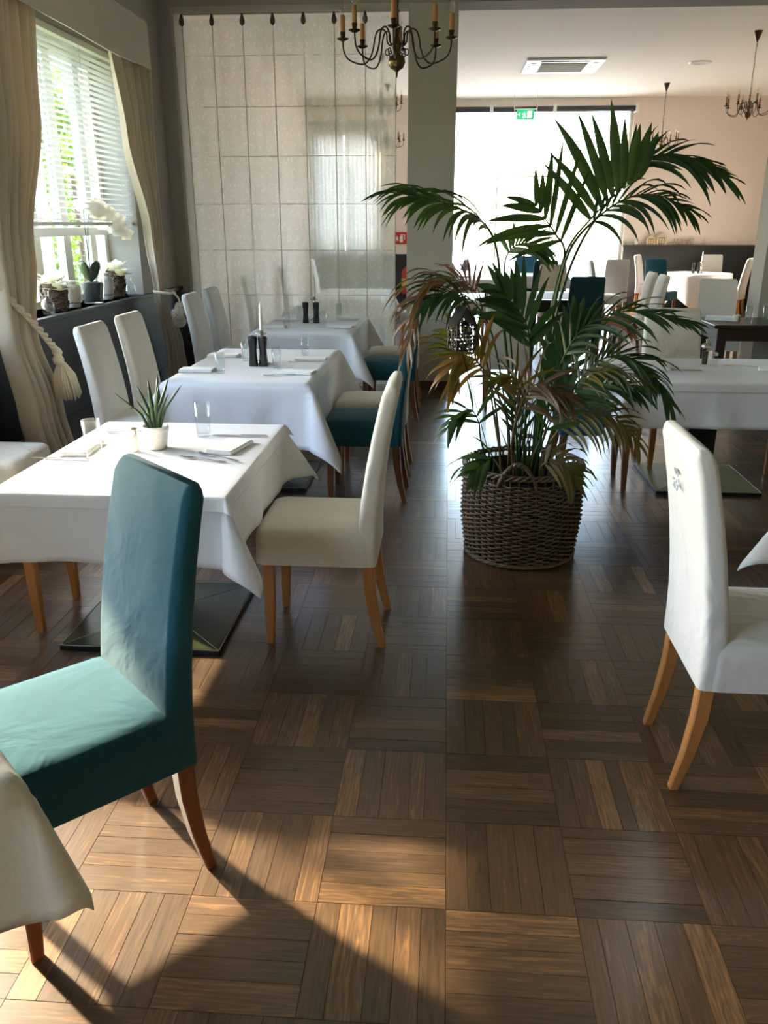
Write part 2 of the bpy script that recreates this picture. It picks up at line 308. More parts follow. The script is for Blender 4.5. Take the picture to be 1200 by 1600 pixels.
# glazed shopfront at the back
sf=struct('window_4',MB().box(-.35,3.36,YF+.05,YF+.11,3.53,3.60).box(-.35,-.29,YF+.05,YF+.11,0,3.53).box(3.30,3.36,YF+.05,YF+.11,0,3.53),FRAMEW)
for x in (.92,1.96): obj('door_jamb',MB().box(x-.012,x+.012,YF+.06,YF+.10,0,2.40),FRAMEW,sf)
obj('door_head',MB().box(.908,1.972,YF+.06,YF+.10,2.40,2.424),FRAMEW,sf)
for a,b in ((-.29,1.44),(1.441,3.30)): obj('pane',MB().box(a,b,YF+.078,YF+.082,0.0,3.53),PANE,sf)
rb=thing('roller_blind_box','dark grey roller blind tube along the top of the bright shopfront window','blind',(0,YF-.10,3.55))
obj('tube',MB().tube([(-.3,0,0),(3.38,0,0)],.05,12),mat('dark_grey_fabric',(.045,.045,.05),.7),rb,smooth=True)
for x in (-.1,.75,1.9,3.38): obj('bracket',MB().box(x-.03,x+.03,-.06,.10,-.07,.07),WHITEP,rb)
# dado panelling and ledges
struct('trim_dado_left',MB().box(XL,XL+.022,YB,YP,0,.955),DADO)
led=MB()
led.box(XL,XL+.045,YB,YP,.955,.985)
for (a,b,_,_) in WINS: led.box(XL-.265,XL,a,b,.95,.985)
struct('trim_ledge_left',led,DADO,bevel=.003)
struct('trim_plinth_left',MB().box(XL+.022,XL+.036,YB,YP,0,.30),DADO,bevel=.003)
struct('trim_dado_partition',MB().box(-2.598,-2.49,YP-.02,YP,0,.93),mat('slate_paint',(.075,.08,.095),.5,var=.1))
dd=MB().box(3.36,XR,YF-.10,YF,0,1.15).box(3.34,XR,YF-.13,YF,1.15,1.18); struct('trim_dado_back_right',dd,DADO,bevel=.003)
struct('trim_dado_back_left',MB().box(-2.7,-.40,YF-.03,YF,0,1.0),DADO)
w5=struct('window_5',MB().box(-2.6,-2.54,YF+.05,YF+.11,1.0,3.2).box(-1.41,-1.35,YF+.05,YF+.11,1.0,3.2).box(-2.54,-1.41,YF+.05,YF+.11,1.0,1.06).box(-2.54,-1.41,YF+.05,YF+.11,3.14,3.2),FRAMEW)
struct('trim_curtain_rod',MB().box(-2.68,-1.25,YF-.14,YF,3.38,3.42),FRAMEW)
SHEER=fabric('white_sheer',(.80,.79,.76),transl=.6,wr=.1)
for k_,(a,b) in enumerate(((-2.65,-2.0),(-1.97,-1.27))):
    tag(obj('sheer_curtain',MB().grid(lambda i,j,a=a,b=b:(a+(b-a)*i/60,YF-.12+.025*sin(i*.9),.9+2.5*j/4),60,4),SHEER,smooth=True,solid=.002),('left','right')[k_]+' half of the white sheer over the far window, seen through the lace','curtain','sheers over the far window')
obj('mullion',MB().box(-2.0,-1.94,YF+.05,YF+.11,1.06,3.14),FRAMEW,w5)
for a,b in ((-2.54,-2.0),(-1.94,-1.41)): obj('pane',MB().box(a,b,YF+.078,YF+.082,1.06,3.14),PANE,w5)
struct('trim_dado_right_far',MB().box(XR-.03,XR,YQ+.1,YF-.13,0,.90),DADO)
struct('trim_opening_frame_left',MB().box(-2.50,-2.47,YP-.012,YQ,.0,BZ).box(-2.47,-.385,YP-.012,YP+.02,BZ-.05,BZ),COLM,bevel=.003)
# ---------------------------------------------------------------- outdoors (what the windows look on to)
GRASS=mat('paving',(.52,.49,.44),.9,var=.1,vscale=2); struct('outdoor_ground',MB().box(-40,40,YF+.3,60,-.35,-.02),GRASS)
struct('outdoor_lawn',MB().box(-40,-3.05,-10,YF+.3,-.35,-.2).box(-3.05,40,-12,YB-.4,-.35,-.2),mat('lawn',(.09,.13,.045),.95,var=.3,vscale=3))
LEAFO=leafmat('shrub_leaf',(.10,.20,.025),(.25,.36,.05),.5); PALEB=mat('pale_blue_render',(.40,.47,.49),.9,var=.03)
def shrub(name,label,c,rx,ry,rz_,n,sz=.09):
    root=thing(name,label,'shrub' if 'shrub' in name else 'tree',(c[0],c[1],-.2))
    mb=MB()
    for k in range(n):
        a=random.uniform(0,2*PI); ph=math.acos(random.uniform(-1,1)); r=random.uniform(.55,1)**.5
        p=Vector((rx*r*sin(ph)*cos(a),ry*r*sin(ph)*sin(a),c[2]+.2+rz_*r*cos(ph)))
        d=Vector((random.gauss(0,1),random.gauss(0,1),random.gauss(-.3,.7))).normalized(); s_=d.cross(Vector((random.gauss(0,1),random.gauss(0,1),random.gauss(0,1)))).normalized()
        l=sz*random.uniform(.7,1.3); mb.add([p,p+d*l*.5+s_*l*.3,p+d*l,p+d*l*.5-s_*l*.3],[(0,1,2,3)])
    stuff(obj('foliage',mb,LEAFO,root)); obj('trunk',MB().tube([(0,0,0),(.03,.02,c[2]*.5),(-.03,.05,c[2]+.2)],[.07,.05,.02]),BARK,root,smooth=True)
shrub('garden_shrub','bright green sunlit shrub seen through the blinds of the left window',(-5.0,11.0,1.5),.45,.42,1.9,4200)
shrub('sun_block_tree','tall leafy tree added outside the blinds to keep sun off the left window',(-6.4,8.9,4.4),1.4,1.3,2.2,9000,.15)  # tree added so its crown blocks the sun at the left window
shrub('climbing_shrub','thin climber with round leaves outside the middle of the left window',(-3.62,8.35,2.0),.16,.22,1.0,130,.08)
shrub('distant_tree','large dark leafy tree beyond the pale house wall outside the left window',(-11.5,18.5,3.0),2.4,2.0,4.2,9000,.28)
ob=thing('neighbour_wall','pale blue house wall outside the left window','building',(-8.2,20.2,-.2)); obj('wall',MB().box(-1.5,1.5,-3,3,0,6),PALEB,ob); obj('roof',MB().box(-1.8,1.8,-3.3,3.3,6,6.2),DADO,ob)
for wx in (-.7,.5): obj('window_frame',MB().box(wx-.35,wx+.35,-3.04,-3.0,1.2,2.9),FRAMEW,ob)
tag(obj('porch_column',MB().lathe([(.09,0),(.09,.1),(.075,.14),(.072,3.1),(.1,3.2)],20,(-3.75,7.85,-.2)),mat('weathered_white_column',(.55,.53,.50),.7,var=.06),smooth=True,auto=40),'round whitish porch column outside the left window','column')
# ---------------------------------------------------------------- chairs
def make_chair(name,label,fab,leg,loc,rz,group):
    t=thing(name,label,'chair',loc,rz,group)
    # seat cover: skirt falling to .35, crowned top (front is +x)
    R=[]
    for z,w,d,r in ((.345,.435,.412,.03),(.36,.437,.414,.03),(.45,.435,.412,.035),(.472,.43,.408,.04),(.486,.41,.39,.05),(.494,.35,.33,.06),(.499,.22,.2,.07),(.50,.08,.07,.03)):
        R.append(rrect(w,d,r,z,cx=.018+(0 if z<.4 else .0)))
    obj('seat',MB().loft(R),fab,t,smooth=True,auto=60)
    B=[]; zs=[.345,.42,.5,.6,.72,.84,.94,.985,1.005,1.015,1.02]
    for z in zs:
        k=(z-.345)/.675; xb=-.222-.085*max(0,(z-.42)/.6)**1.7; th=.074-.018*k; wd=.405-.03*k
        q=0 if z<.98 else (z-.98)/.04
        th-=.03*q*q; wd-=.035*q*q
        B.append(rrect(th,wd,min(.022,th*.35),z,cx=xb+.037-.009*k))
    obj('backrest',MB().loft(B),fab,t,smooth=True,auto=60)
    for s in (-1,1):
        obj('leg',MB().loft([rrect(a,a,.004,z,cx=.19+dx,cy=s*.165,n=1) for z,a,dx in ((.35,.042,0),(.15,.038,.004),(0,.028,.008))]),leg,t)
        obj('leg',MB().loft([rrect(a,a,.004,z,cx=-.19+dx,cy=s*.165,n=1) for z,a,dx in ((.35,.044,0),(.24,.042,-.006),(.12,.036,-.024),(0,.028,-.052))]),leg,t)
    return t
D=math.radians
protos={}
def chair(kind,x,y,deg,label,group):
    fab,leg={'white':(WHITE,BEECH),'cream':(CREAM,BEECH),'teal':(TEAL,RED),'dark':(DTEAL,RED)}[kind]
    if kind not in protos: protos[kind]=make_chair('dining_chair',label,fab,leg,(x,y,0),D(deg),group); return protos[kind]
    return dup(protos[kind],(x,y,0),D(deg),label,group)
GL='chairs of the left table row'; GR='chairs of the middle right table'; GF='chairs in the back room'
chair('teal',-.86,1.62,225,'teal velvet covered chair in the foreground, sunlit seat, facing lower left','chairs in the foreground')
chair_white_front=chair('white',.94,2.245,0,'white covered chair at the right edge, its back to the aisle and basket','chairs in the foreground')
chair('cream',-.46,3.04,180,'cream covered chair on the aisle side of the nearest white table with potted aloe',GL)
chair('cream',-1.80,3.06,0,'cream covered chair at the wall side of the nearest table, mostly hidden by its cloth',GL)
chair('cream',-2.27,3.84,0,'cream covered chair at the far left edge beside the near curtain, only seat showing',GL)
chair('cream',-1.76,4.68,0,'beige covered chair by the wall at the second table, nearer one of two',GL)
chair('cream',-1.76,5.28,0,'beige covered chair by the wall at the second table, farther one of two',GL)
chair('white',-1.84,6.92,0,'white chair by the lace curtain, nearer one on the wall side of the third table',GL)
chair('white',-1.84,7.52,0,'white chair by the lace curtain, farther one on the wall side of the third table',GL)
chair('teal',-.46,4.81,180,'dark teal covered chair on the aisle side of the second table',GL)
chair('cream',-.46,5.35,180,'cream covered chair on the aisle side of the second table, behind a teal one',GL)
chair('teal',-.46,6.95,180,'teal covered chair on the aisle side of the third table',GL)
chair('cream',-.46,7.55,180,'cream covered chair nearest the column on the aisle side of the third table',GL)
chair('teal',.93,5.17,0,'blue teal covered chair behind the palm, left of the middle right table',GR)
chair('cream',1.54,5.60,270,'beige covered chair on the far side of the middle right table, facing the camera',GR)
chair('cream',2.33,5.24,180,'chair right of the middle right table with only one wooden leg in view',GR)
chair('cream',.54,7.57,90,'greyish covered chair seen from behind through the palm fronds next to the column',GF)
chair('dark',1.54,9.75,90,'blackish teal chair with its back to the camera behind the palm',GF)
chair('cream',2.17,10.42,180,'cream chair in the back room, farther of two leaning backs right of the palm',GF)
chair('cream',2.17,9.85,180,'cream chair in the back room, nearer of two leaning backs right of the palm',GF)
chair('cream',1.5,12.05,270,'pale pinkish chair facing the camera just left of the blackish teal chair back',GF)
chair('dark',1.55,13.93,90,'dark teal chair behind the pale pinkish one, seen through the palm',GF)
chair('teal',1.42,15.3,270,'blue chair against the glare near the shopfront door',GF)
chair('white',2.77,14.5,90,'pale chair with its back to the camera in front of the shopfront window',GF)
chair('white',2.55,13.95,0,'pale chair seen edge on in front of the shopfront window',GF)
chair('white',3.78,16.25,-25,'white chair left of the round table in the back corner',GF)
chair('teal',3.62,14.75,50,'grey teal chair in front of the round table in the back corner',GF)
chair('white',4.92,16.33,262,'white chair behind the round table against the dark panelling',GF)
chair('white',4.86,15.05,150,'white chair in front right of the round table with orange legs',GF)
chair('white',2.80,8.90,262,'white chair standing beside the right pier behind the dark wooden table',GF)
chair('white',-1.95,9.4,0,'white chair seen dimly through the lace curtain, nearest of three',GF)
chair('white',-1.95,11.5,0,'white chair seen dimly through the lace curtain, middle of three',GF)
chair('white',-1.95,14.0,0,'white chair seen dimly through the lace curtain, farthest of three',GF)
chair('white',-.35,11.0,180,'white chair behind the lace curtain beside the gap at the column',GF)
chair('white',.35,12.6,0,'pale chair in the glare left of the palm stems near the back tables',GF)
pr=MB(); rn_=random.Random(3)
for k in range(16):
    y=-.035+rn_.random()*.07; z=.86+rn_.random()*.05; pr.box(-.291,-.2885,y,y+.004+rn_.random()*.008,z,z+.003+rn_.random()*.010)
wc=chair_white_front; o=obj('faded_print',pr,mat('blue_grey_print',(.42,.45,.50),.9),wc); o['label']='small faded blue-grey print near the top of the back'
# ---------------------------------------------------------------- tables
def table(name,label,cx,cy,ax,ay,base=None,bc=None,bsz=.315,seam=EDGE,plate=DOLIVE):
    bx,by=(bc or (cx,cy)); t=thing(name,label,'table',(bx,by,0)); ox,oy=cx-bx,cy-by
    obj('tabletop',MB().box(ox-ax,ox+ax,oy-ay,oy+ay,.695,.722),DARKW,t,bevel=.003)
    obj('pedestal',MB().box(-.085,.085,-.05,.05,.04,.695),BLACKM,t,bevel=.004)
    b=bsz; o=obj('base_plate',MB().box(-b,b,-b,b,0,.022),BLACKM,t,bevel=.003)
    for q in ((( -1,-1),(1,-1)),((1,-1),(1,1)),((1,1),(-1,1)),((-1,1),(-1,-1))):
        (ax_,ay_),(bx_,by_)=q; m=MB(); g=.006
        p=[Vector((ax_*b*.98,ay_*b*.98,.0235)),Vector((bx_*b*.98,by_*b*.98,.0235)),Vector((0,0,.036))]
        c=(p[0]+p[1]+p[2])/3; p=[c+(v-c)*.985 for v in p]
        m.add(p+[v-Vector((0,0,.006)) for v in p],[(0,1,2),(5,4,3),(0,3,4,1),(1,4,5,2),(2,5,3,0)]); obj('base_panel',m,plate,o)
    m=MB()
    for s in ((-1,-1),(1,-1),(1,1),(-1,1)): m.tube([(s[0]*b*.985,s[1]*b*.985,.0225),(0,0,.035)],.0016,4)
    for s in range(4):
        c=[(-1,-1),(1,-1),(1,1),(-1,1)]; p,q=c[s],c[(s+1)%4]; m.tube([(p[0]*b*.99,p[1]*b*.99,.0225),(q[0]*b*.99,q[1]*b*.99,.0225)],.0018,4)
    obj('base_seams',m,seam,o); return t
def cloth(label,cx,cy,ax,ay,d,zt=.73,name='tablecloth',cat='tablecloth',mat_=None,flare=.42,seed=1,rip=.03,rot=0,rd=0,folds=(),dx=None,group='white tablecloths'):
    rnd=random.Random(seed); ph=[rnd.uniform(0,6) for _ in range(6)]
    def ticks(a,n=20,m=12): 
        return [-a-d*(1-i/m) for i in range(m)]+[-a+2*a*i/n for i in range(n+1)]+[a+d*(i+1)/m for i in range(m)]
    us=ticks(ax); vs_=ticks(ay)
    def fn(i,j):
        u,v=us[i],vs_[j]; su=1 if u>0 else -1; sv_=1 if v>0 else -1
        du=max(abs(u)-ax,0); dv=max(abs(v)-ay,0)
        if du<1e-9 and dv<1e-9:
            z=zt+.0008*sin(7*u+ph[0])*sin(6*v+ph[1])
            for (fx,fy) in folds:
                if fx is not None: z+=.0022*math.exp(-((u-fx)/.006)**2)
                if fy is not None: z+=.0022*math.exp(-((v-fy)/.006)**2)
            return (u,v,z)
        r=math.hypot(du,dv); phi=math.atan2(dv,du); r*=1-rd*sin(2*phi)**2*(r/(d*1.5))
        rr=.008; out=rr*(1-math.exp(-r/rr))+.004
        near=0
        if dv<1e-9: s=(ay-abs(v)); t=v; 
        elif du<1e-9: s=(ax-abs(u)); t=u
        else: s=0;t=0
        out+=r*rip*(1+sin(17*t+ph[2]+su)+.5*sin(31*t+ph[3]))*(1-math.exp(-s/.08))
        fl=.16*math.exp(-s/.06); out+=r*fl
        for (fx,fy) in folds:
            if du<1e-9 and fx is not None: out+=.006*math.exp(-((u-fx)/.008)**2)
            if dv<1e-9 and fy is not None: out+=.006*math.exp(-((v-fy)/.008)**2)
        o2=out+flare*r*sin(2*phi)
        x=su*(min(abs(u),ax)+cos(phi)*o2) if du>0 or dv>0 else u
        y=sv_*(min(abs(v),ay)+sin(phi)*o2)
        if du<1e-9: x=u
        if dv<1e-9: y=v
        f=flare*sin(2*phi)+fl*.5
        return (x,y,zt-max(0,r*math.sqrt(max(.1,1-f*f))-.002))
    mb=MB().grid(fn,len(us)-1,len(vs_)-1)
    o=obj(name,mb,mat_ or LINEN,smooth=True,solid=.0025); o.location=(cx,cy,0); o.rotation_euler=(0,0,D(rot)); return tag(o,label,cat,group)
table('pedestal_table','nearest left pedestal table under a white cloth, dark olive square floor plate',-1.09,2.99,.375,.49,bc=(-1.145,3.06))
cloth('white cloth on the nearest left table, its corner hanging low beside the teal chair',-1.09,2.99,.38,.495,.24,.726,seed=3)
cloth('thin white overlay cloth under the aloe pot on the nearest left table',-1.09,2.99,.392,.508,.05,.7305,name='overlay_cloth',seed=5,folds=((-.03,None),),group='white overlay cloths')
table('pedestal_table','second pedestal table in the left row, hidden by its long white cloth',-1.15,5.12,.41,.66)
cloth('long white cloth on the second table, with two tall black mills on it',-1.15,5.12,.415,.665,.36,.730,seed=8,folds=((-.09,None),),flare=.36)
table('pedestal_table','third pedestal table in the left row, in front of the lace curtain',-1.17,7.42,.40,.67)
cloth('white cloth on the third table beside the lace curtain and column',-1.17,7.42,.405,.675,.34,.730,seed=11)
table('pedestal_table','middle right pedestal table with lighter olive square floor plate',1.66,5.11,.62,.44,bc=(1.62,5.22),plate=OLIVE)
cloth('white cloth on the middle right table, left corner hanging low behind the palm',1.66,5.11,.625,.445,.255,.726,seed=14,folds=((-.14,None),))
cloth('thin white overlay cloth on the middle right table, under the pepper mill',1.66,5.11,.632,.452,.05,.7305,name='overlay_cloth',seed=15,folds=((.05,None),),group='white overlay cloths')
table('pedestal_table','table at the right edge beside the white chair, only its cloth corner showing',1.67,2.74,.20,.20)
cloth('white cloth whose rounded corner hangs in at the right edge above the white chair seat',1.67,2.74,.31,.31,.27,.73,seed=17,flare=.36,rot=45,rd=.08)
# small square table set cornerwise in the lower left corner
rt=thing('side_table','small table in the lower left corner under a pale hanging cloth','table',(-1.10,1.05,0),D(45))
obj('tabletop',MB().box(-.305,.305,-.305,.305,.697,.725),DARKW,rt,bevel=.004)
obj('pedestal',MB().lathe([(.20,0),(.20,.02),(.045,.05),(.04,.697)],24),BLACKM,rt,smooth=True,auto=40)
cloth('pale cloth corner hanging off the small table in the lower left corner',-1.10,1.05,.31,.31,.25,.73,mat_=CREAM,seed=23,flare=.16,rot=45,rd=.26,rip=.02)
# back room tables
def plain_table(label,x0,x1,y0,y1,zt=.75,leg=.085,m_=None):
    cx,cy=(x0+x1)/2,(y0+y1)/2; t=thing('wooden_table',label,'table',(cx,cy,0)); w_,d_=(x1-x0)/2,(y1-y0)/2; m_=m_ or DARKW
    obj('tabletop',MB().box(-w_,w_,-d_,d_,zt-.03,zt),m_,t,bevel=.005)
    obj('apron',MB().box(-w_+.05,w_-.05,-d_+.05,-d_+.075,zt-.14,zt-.03).box(-w_+.05,w_-.05,d_-.075,d_-.05,zt-.14,zt-.03).box(-w_+.05,-w_+.075,-d_+.075,d_-.075,zt-.14,zt-.03).box(w_-.075,w_-.05,-d_+.075,d_-.075,zt-.14,zt-.03),m_,t)
    for sx in (-1,1):
        for sy in (-1,1):
            px,py=sx*(w_-.04-leg/2),sy*(d_-.04-leg/2)
            obj('leg',MB().loft([rrect(a,a,.006,z,cx=px,cy=py,n=1) for z,a in ((zt-.03,leg),(.4,leg*.9),(0,leg*.62))]),m_,t)
    return t
plain_table('dark wooden table with glasses at the right edge in front of the pier',2.28,3.45,7.32,7.98)
plain_table('dark wooden table in the back room behind the palm, half covered in white',.92,1.80,9.80,11.1,.74)
o=obj('table_runner',MB().box(.90,1.82,10.0,10.9,.7405,.745).box(.905,.915,10.0,10.9,.60,.742),LINEN); tag(o,'white runner across the dark back room table behind the palm','runner')
plain_table('low wooden table in front of the shopfront window, bleached by the glare',.95,2.0,14.35,15.2,.74)
cloth('white cloth on the table in front of the shopfront window',1.475,14.78,.53,.43,.2,.746,seed=31)
plain_table('back table left of the palm in the glare',-.15,.75,13.3,14.3,.74)
cloth('white cloth on the back table left of the palm in the glare',.30,13.8,.46,.51,.2,.746,seed=33)
tag(obj('table_lamp',MB().lathe([(.06,0),(.06,.015),(.012,.02),(.012,.1),(.09,.11),(.03,.27),(.0,.275)],16,(.30,13.9,.7475)),mat('grey_lamp_shade',(.24,.23,.25),.7,var=.05),smooth=True,auto=35),'small grey cone shaped lamp on the back table in the glare','lamp')
plain_table('table behind the lace curtain, a pale ghost through the fabric',-1.6,-.75,9.7,11.3,.74)
cloth('white cloth on the table behind the lace curtain',-1.175,10.5,.43,.81,.3,.746,seed=35)
rt=thing('round_table','round table in the back right corner under a white cloth','table',(4.5,15.72,0))
obj('tabletop',MB().lathe([(.54,.70),(.55,.71),(.55,.722),(.54,.727)],40),DARKW,rt,smooth=True,auto=40); obj('pedestal',MB().lathe([(.28,0),(.28,.03),(.05,.06),(.05,.70)],24),BLACKM,rt,smooth=True,auto=40)
def rc2(i,j):
    a=2*PI*i/96; s=j/22
    if s<.5: r=.558*s/.5; return (r*cos(a),r*sin(a),.732)
    q=(s-.5)/.5; f=1+.10*q*(.5+.5*cos(4*a+.6))+.02*q*sin(11*a); return (.565*f*cos(a),.565*f*sin(a),.732-q*(.42+.2*(.5+.5*cos(4*a+.6))))
o=obj('tablecloth',MB().grid(rc2,96,22),LINEN,smooth=True,solid=.0025); o.location=(4.5,15.72,0); tag(o,'white cloth on the round table in the back right corner','tablecloth','white tablecloths')
# ---------------------------------------------------------------- tableware
def glass_mb(h,r,rb):
    return MB().lathe([(rb*.9,0),(rb,.002),(rb+(r-rb)*.3,h*.3),(r,h),(r-.0015,h),(rb+(r-rb)*.3-.0018,h*.3),(rb-.002,.012),(.002,.010)],24)
gm=glass_mb(.125,.028,.024).mesh('tumbler',GLASS,True)
def tumbler(x,y,label,z=.7335,s=1,group='water glasses on the white tables'):
    o=bpy.data.objects.new('tumbler',gm); COL.objects.link(o); o.location=(x,y,z); o.scale=(s,s,s); return tag(o,label,'glass',group)
tumbler(-1.29,2.88,'tall water glass at the left place setting of the nearest table',s=1.2)
tumbler(-.985,3.26,'tall water glass behind the right napkin of the nearest table',s=1.15)
for x,y,l in ((-1.31,4.76,'water glass nearest the left front corner of the second table'),(-1.27,5.24,'water glass left of the black mills on the second table'),(-1.02,4.98,'water glass right of the black mills on the second table'),(-.93,5.50,'water glass at the far right of the second table')):
    tumbler(x,y,l)
for x,y,l in ((-1.33,6.98,'water glass at the left front of the third table'),(-1.33,7.62,'water glass at the far left of the third table'),(-1.04,7.10,'water glass right of the mills on the third table'),(-.99,7.80,'water glass at the far right of the third table near the curtain')):
    tumbler(x,y,l,s=1.05)
tumbler(2.62,7.52,'straight glass on the dark table at the right edge, left of two',.751,1.15,'glasses on the dark table')
tumbler(2.76,7.50,'straight glass on the dark table at the right edge, right of two',.751,1.15,'glasses on the dark table')
def folded(w_,d_,layers=4,seed=0):
    m=MB(); rn=random.Random(seed)
    for k in range(layers):
        z=.0005+k*.0036; o_=rn.uniform(-.002,.002)
        m.loft([rrect(w_-.004*k+o_,d_-.003*k,.006,z+q,cx=o_,n=2) for q in (0,.0016,.0032)])
    return m.mesh('napkin',NAP,False)
nm=[folded(.115,.205,4,s) for s in range(3)]
def napkin(x,y,deg,label,z=.7335,k=0,name='napkin'):
    o=bpy.data.objects.new(name,nm[k%3]); COL.objects.link(o); o.location=(x,y,z); o.rotation_euler=(0,0,D(deg)); return tag(o,label,'napkin','folded napkins on the tables')
napkin(-1.40,3.02,2,'folded white napkin at the left place of the nearest table, by the water glass',k=0)
napkin(-.83,3.08,-12,'folded white napkin at the right place of the nearest table, fork beside it',k=1)
for i,(x,y,r,l) in enumerate(((-1.47,4.84,90,'folded napkin at the left front place of the second table'),(-1.46,5.42,88,'folded napkin at the left back place of the second table'),(-.86,4.80,80,'folded napkin at the right front place of the second table'),(-.86,5.30,92,'folded napkin at the right back place of the second table'),
  (-1.45,7.03,90,'folded napkin at the left front place of the third table'),(-1.46,7.62,90,'folded napkin at the left back place of the third table'),(-.88,7.06,85,'folded napkin at the right front place of the third table'),(-.89,7.74,90,'folded napkin at the right back place of the third table'),
  (1.26,5.12,80,'folded napkin on the middle right table beside the palm leaves'),(1.98,5.10,72,'folded napkin on the middle right table at the right edge'))): napkin(x,y,r,l,k=i)
o=napkin(2.44,7.72,70,'folded cream cloth pile at the left end of the dark wooden table',.7515,1,'napkin_pile'); o.scale=(1.4,1.2,2.2)
def fork_mb():
    m=MB(); m.loft([[(-w_,y,z),(w_,y,z),(w_,y,z+.0018),(-w_,y,z+.0018)] for y,w_,z in ((-.10,.006,.001),(-.09,.0065,.001),(-.03,.003,.003),(.02,.0025,.005),(.04,.004,.004),(.048,.010,.003),(.062,.011,.002))])
    for k in range(4): 
        x=-.0082+k*.0055; m.loft([[(x-.0014,y,z),(x+.0014,y,z),(x+.0014,y,z+.0015),(x-.0014,y,z+.0015)] for y,z in ((.062,.002),(.085,.0015),(.105,.004))])
    return m
def knife_mb():
    m=MB(); m.loft([[(-w_,y,0.0005),(w_,y,0.0005),(w_,y,h),(-w_,y,h)] for y,w_,h in ((-.11,.006,.003),(-.10,.007,.005),(0,.006,.005),(.005,.008,.003))])
    m.loft([[(-.006,y,.0005),(w_,y,.0005),(w_,y,.002),(-.006,y,.002)] for y,w_ in ((.005,.008),(.08,.010),(.11,.004),(.122,-.003))]); return m
fm=fork_mb().mesh('fork',STEEL); km=knife_mb().mesh('knife',STEEL)
def cut(kind,x,y,deg,label,z=.7338,group='steel cutlery on the tables'):
    o=bpy.data.objects.new(kind,fm if kind=='fork' else km); COL.objects.link(o); o.location=(x,y,z); o.rotation_euler=(0,0,D(deg)); return tag(o,label,kind,group)
cut('knife',-1.42,2.875,88,'steel knife lying front left on the nearest table'); cut('fork',-1.31,3.30,-84,'steel fork lying at the back left of the nearest table')
cut('fork',-.885,2.90,72,'steel fork in front of the right napkin, its tines toward the aloe pot'); cut('fork',-.835,2.93,60,'steel fork crossing beside the right napkin of the nearest table',z=.7362); cut('knife',-.83,3.27,90,'steel knife behind the right napkin of the nearest table')
cut('knife',-1.47,4.75,90,'knife at the left front place of the second table'); cut('fork',-.94,4.72,110,'fork at the right front place of the second table'); cut('fork',-.88,5.18,85,'fork at the right back place of the second table')
cut('fork',-.98,7.02,70,'fork at the right front place of the third table'); cut('knife',1.42,5.06,86,'knife on the middle right table left of the pepper mill'); cut('fork',1.82,5.24,80,'fork on the middle right table right of the salt shaker')
def mill(x,y,label,z=.7325):
    t=thing('pepper_mill',label,'mill',(x,y,z),0,'tall black mills')
    obj('body',MB().lathe([(.028,0),(.029,.004),(.023,.07),(.023,.10),(.027,.145),(.028,.155)],20),BLACKP,t,smooth=True,auto=40); obj('cap',MB().lathe([(.0275,.157),(.029,.162),(.027,.178),(.008,.184)],20),BLACKP,t,smooth=True,auto=40)
mill(-1.178,5.05,'left of two tall black mills on the second table'); mill(-1.115,5.05,'right of two tall black mills on the second table, against the candlestick')
mill(-1.235,7.39,'left of two black mills on the third table'); mill(-1.14,7.39,'right of two black mills on the third table')
def candlestick(x,y,label,cl,z=.7325,cz=.13,h=.13):
    t=thing('candlestick',label,'candlestick',(x,y,z),0,'silver candlesticks')
    obj('stem',MB().lathe([(.045,0),(.046,.006),(.020,.02),(.010,.03),(.018,.045),(.009,.06),(.016,.085),(.022,.10),(.010,.115),(.017,.135),(.009,.15),(.016,.165),(.010,.175)],20),STEEL,t,smooth=True); obj('drip_tray',MB().lathe([(.010,.175),(.034,.182),(.036,.187),(.013,.185),(.013,.205),(.010,.205)],20),STEEL,t,smooth=True)
    c=obj('candle',MB().lathe([(.0105,.0),(.0105,.05),(.008,.16),(.003,.175),(.001,.185)],12,(x,y,z+.197)),WAX,smooth=True,auto=40); tag(c,cl,'candle','tapered candles')
candlestick(-1.14,5.14,'silver candlestick behind the black mills on the second table','tapered ivory candle on the second table'); candlestick(-1.19,7.62,'silver candlestick behind the mills on the third table','tapered candle on the third table before the lace curtain')
mill(4.33,15.5,'left black mill on the round table',.735); mill(4.42,15.5,'right black mill on the round table',.735); candlestick(4.50,15.62,'pale candlestick on the round table in the back corner','tall white candle on the round table in the back corner',.735)
# potted aloe and shakers
pt=thing('plant_pot','small white ceramic pot on the nearest table holding a spiky plant','pot',(-1.115,3.06,.7335)); obj('vessel',MB().lathe([(.038,0),(.040,.002),(.050,.075),(.050,.088),(.046,.088),(.045,.07),(.004,.068)],28),CERAM,pt,smooth=True,auto=40)
obj('rim_band',MB().lathe([(.0495,.066),(.0515,.067),(.052,.087),(.0505,.089)],28,caps=False),CERAM,pt,smooth=True)
al=thing('aloe','dark green aloe with long spiky leaves in the white pot','plant',(-1.115,3.06,.803))
ALO=leafmat('aloe_leaf',(.035,.075,.03),(.07,.13,.05),.1)
for k,(dx,dy,h,ln) in enumerate(((-.14,-.02,.15,0),(-.07,.03,.17,0),(-.05,-.04,.13,0),(-.02,.02,.20,0),(.0,-.03,.18,0),(.02,.03,.22,0),(.04,-.02,.19,0),(.06,.03,.20,0),(.12,.0,.18,0),(.075,-.03,.15,0),(-.03,.05,.16,0),(.01,.06,.15,0))):
    pts=[Vector((dx*.12,dy*.2,0)),Vector((dx*.35,dy*.5,h*.45)),Vector((dx*.75,dy*.9,h*.8)),Vector((dx*1.0,dy,h))]
    m=MB(); rr=[.007,.0075,.005,.0006]
    m.loft([[p+Vector((r_*1.1,0,0)),p+Vector((0,r_*.5,0)),p+Vector((-r_*1.1,0,0)),p+Vector((0,-r_*.7,0))] for p,r_ in zip(pts,rr)]); obj('leaf',m,ALO,al,smooth=True)
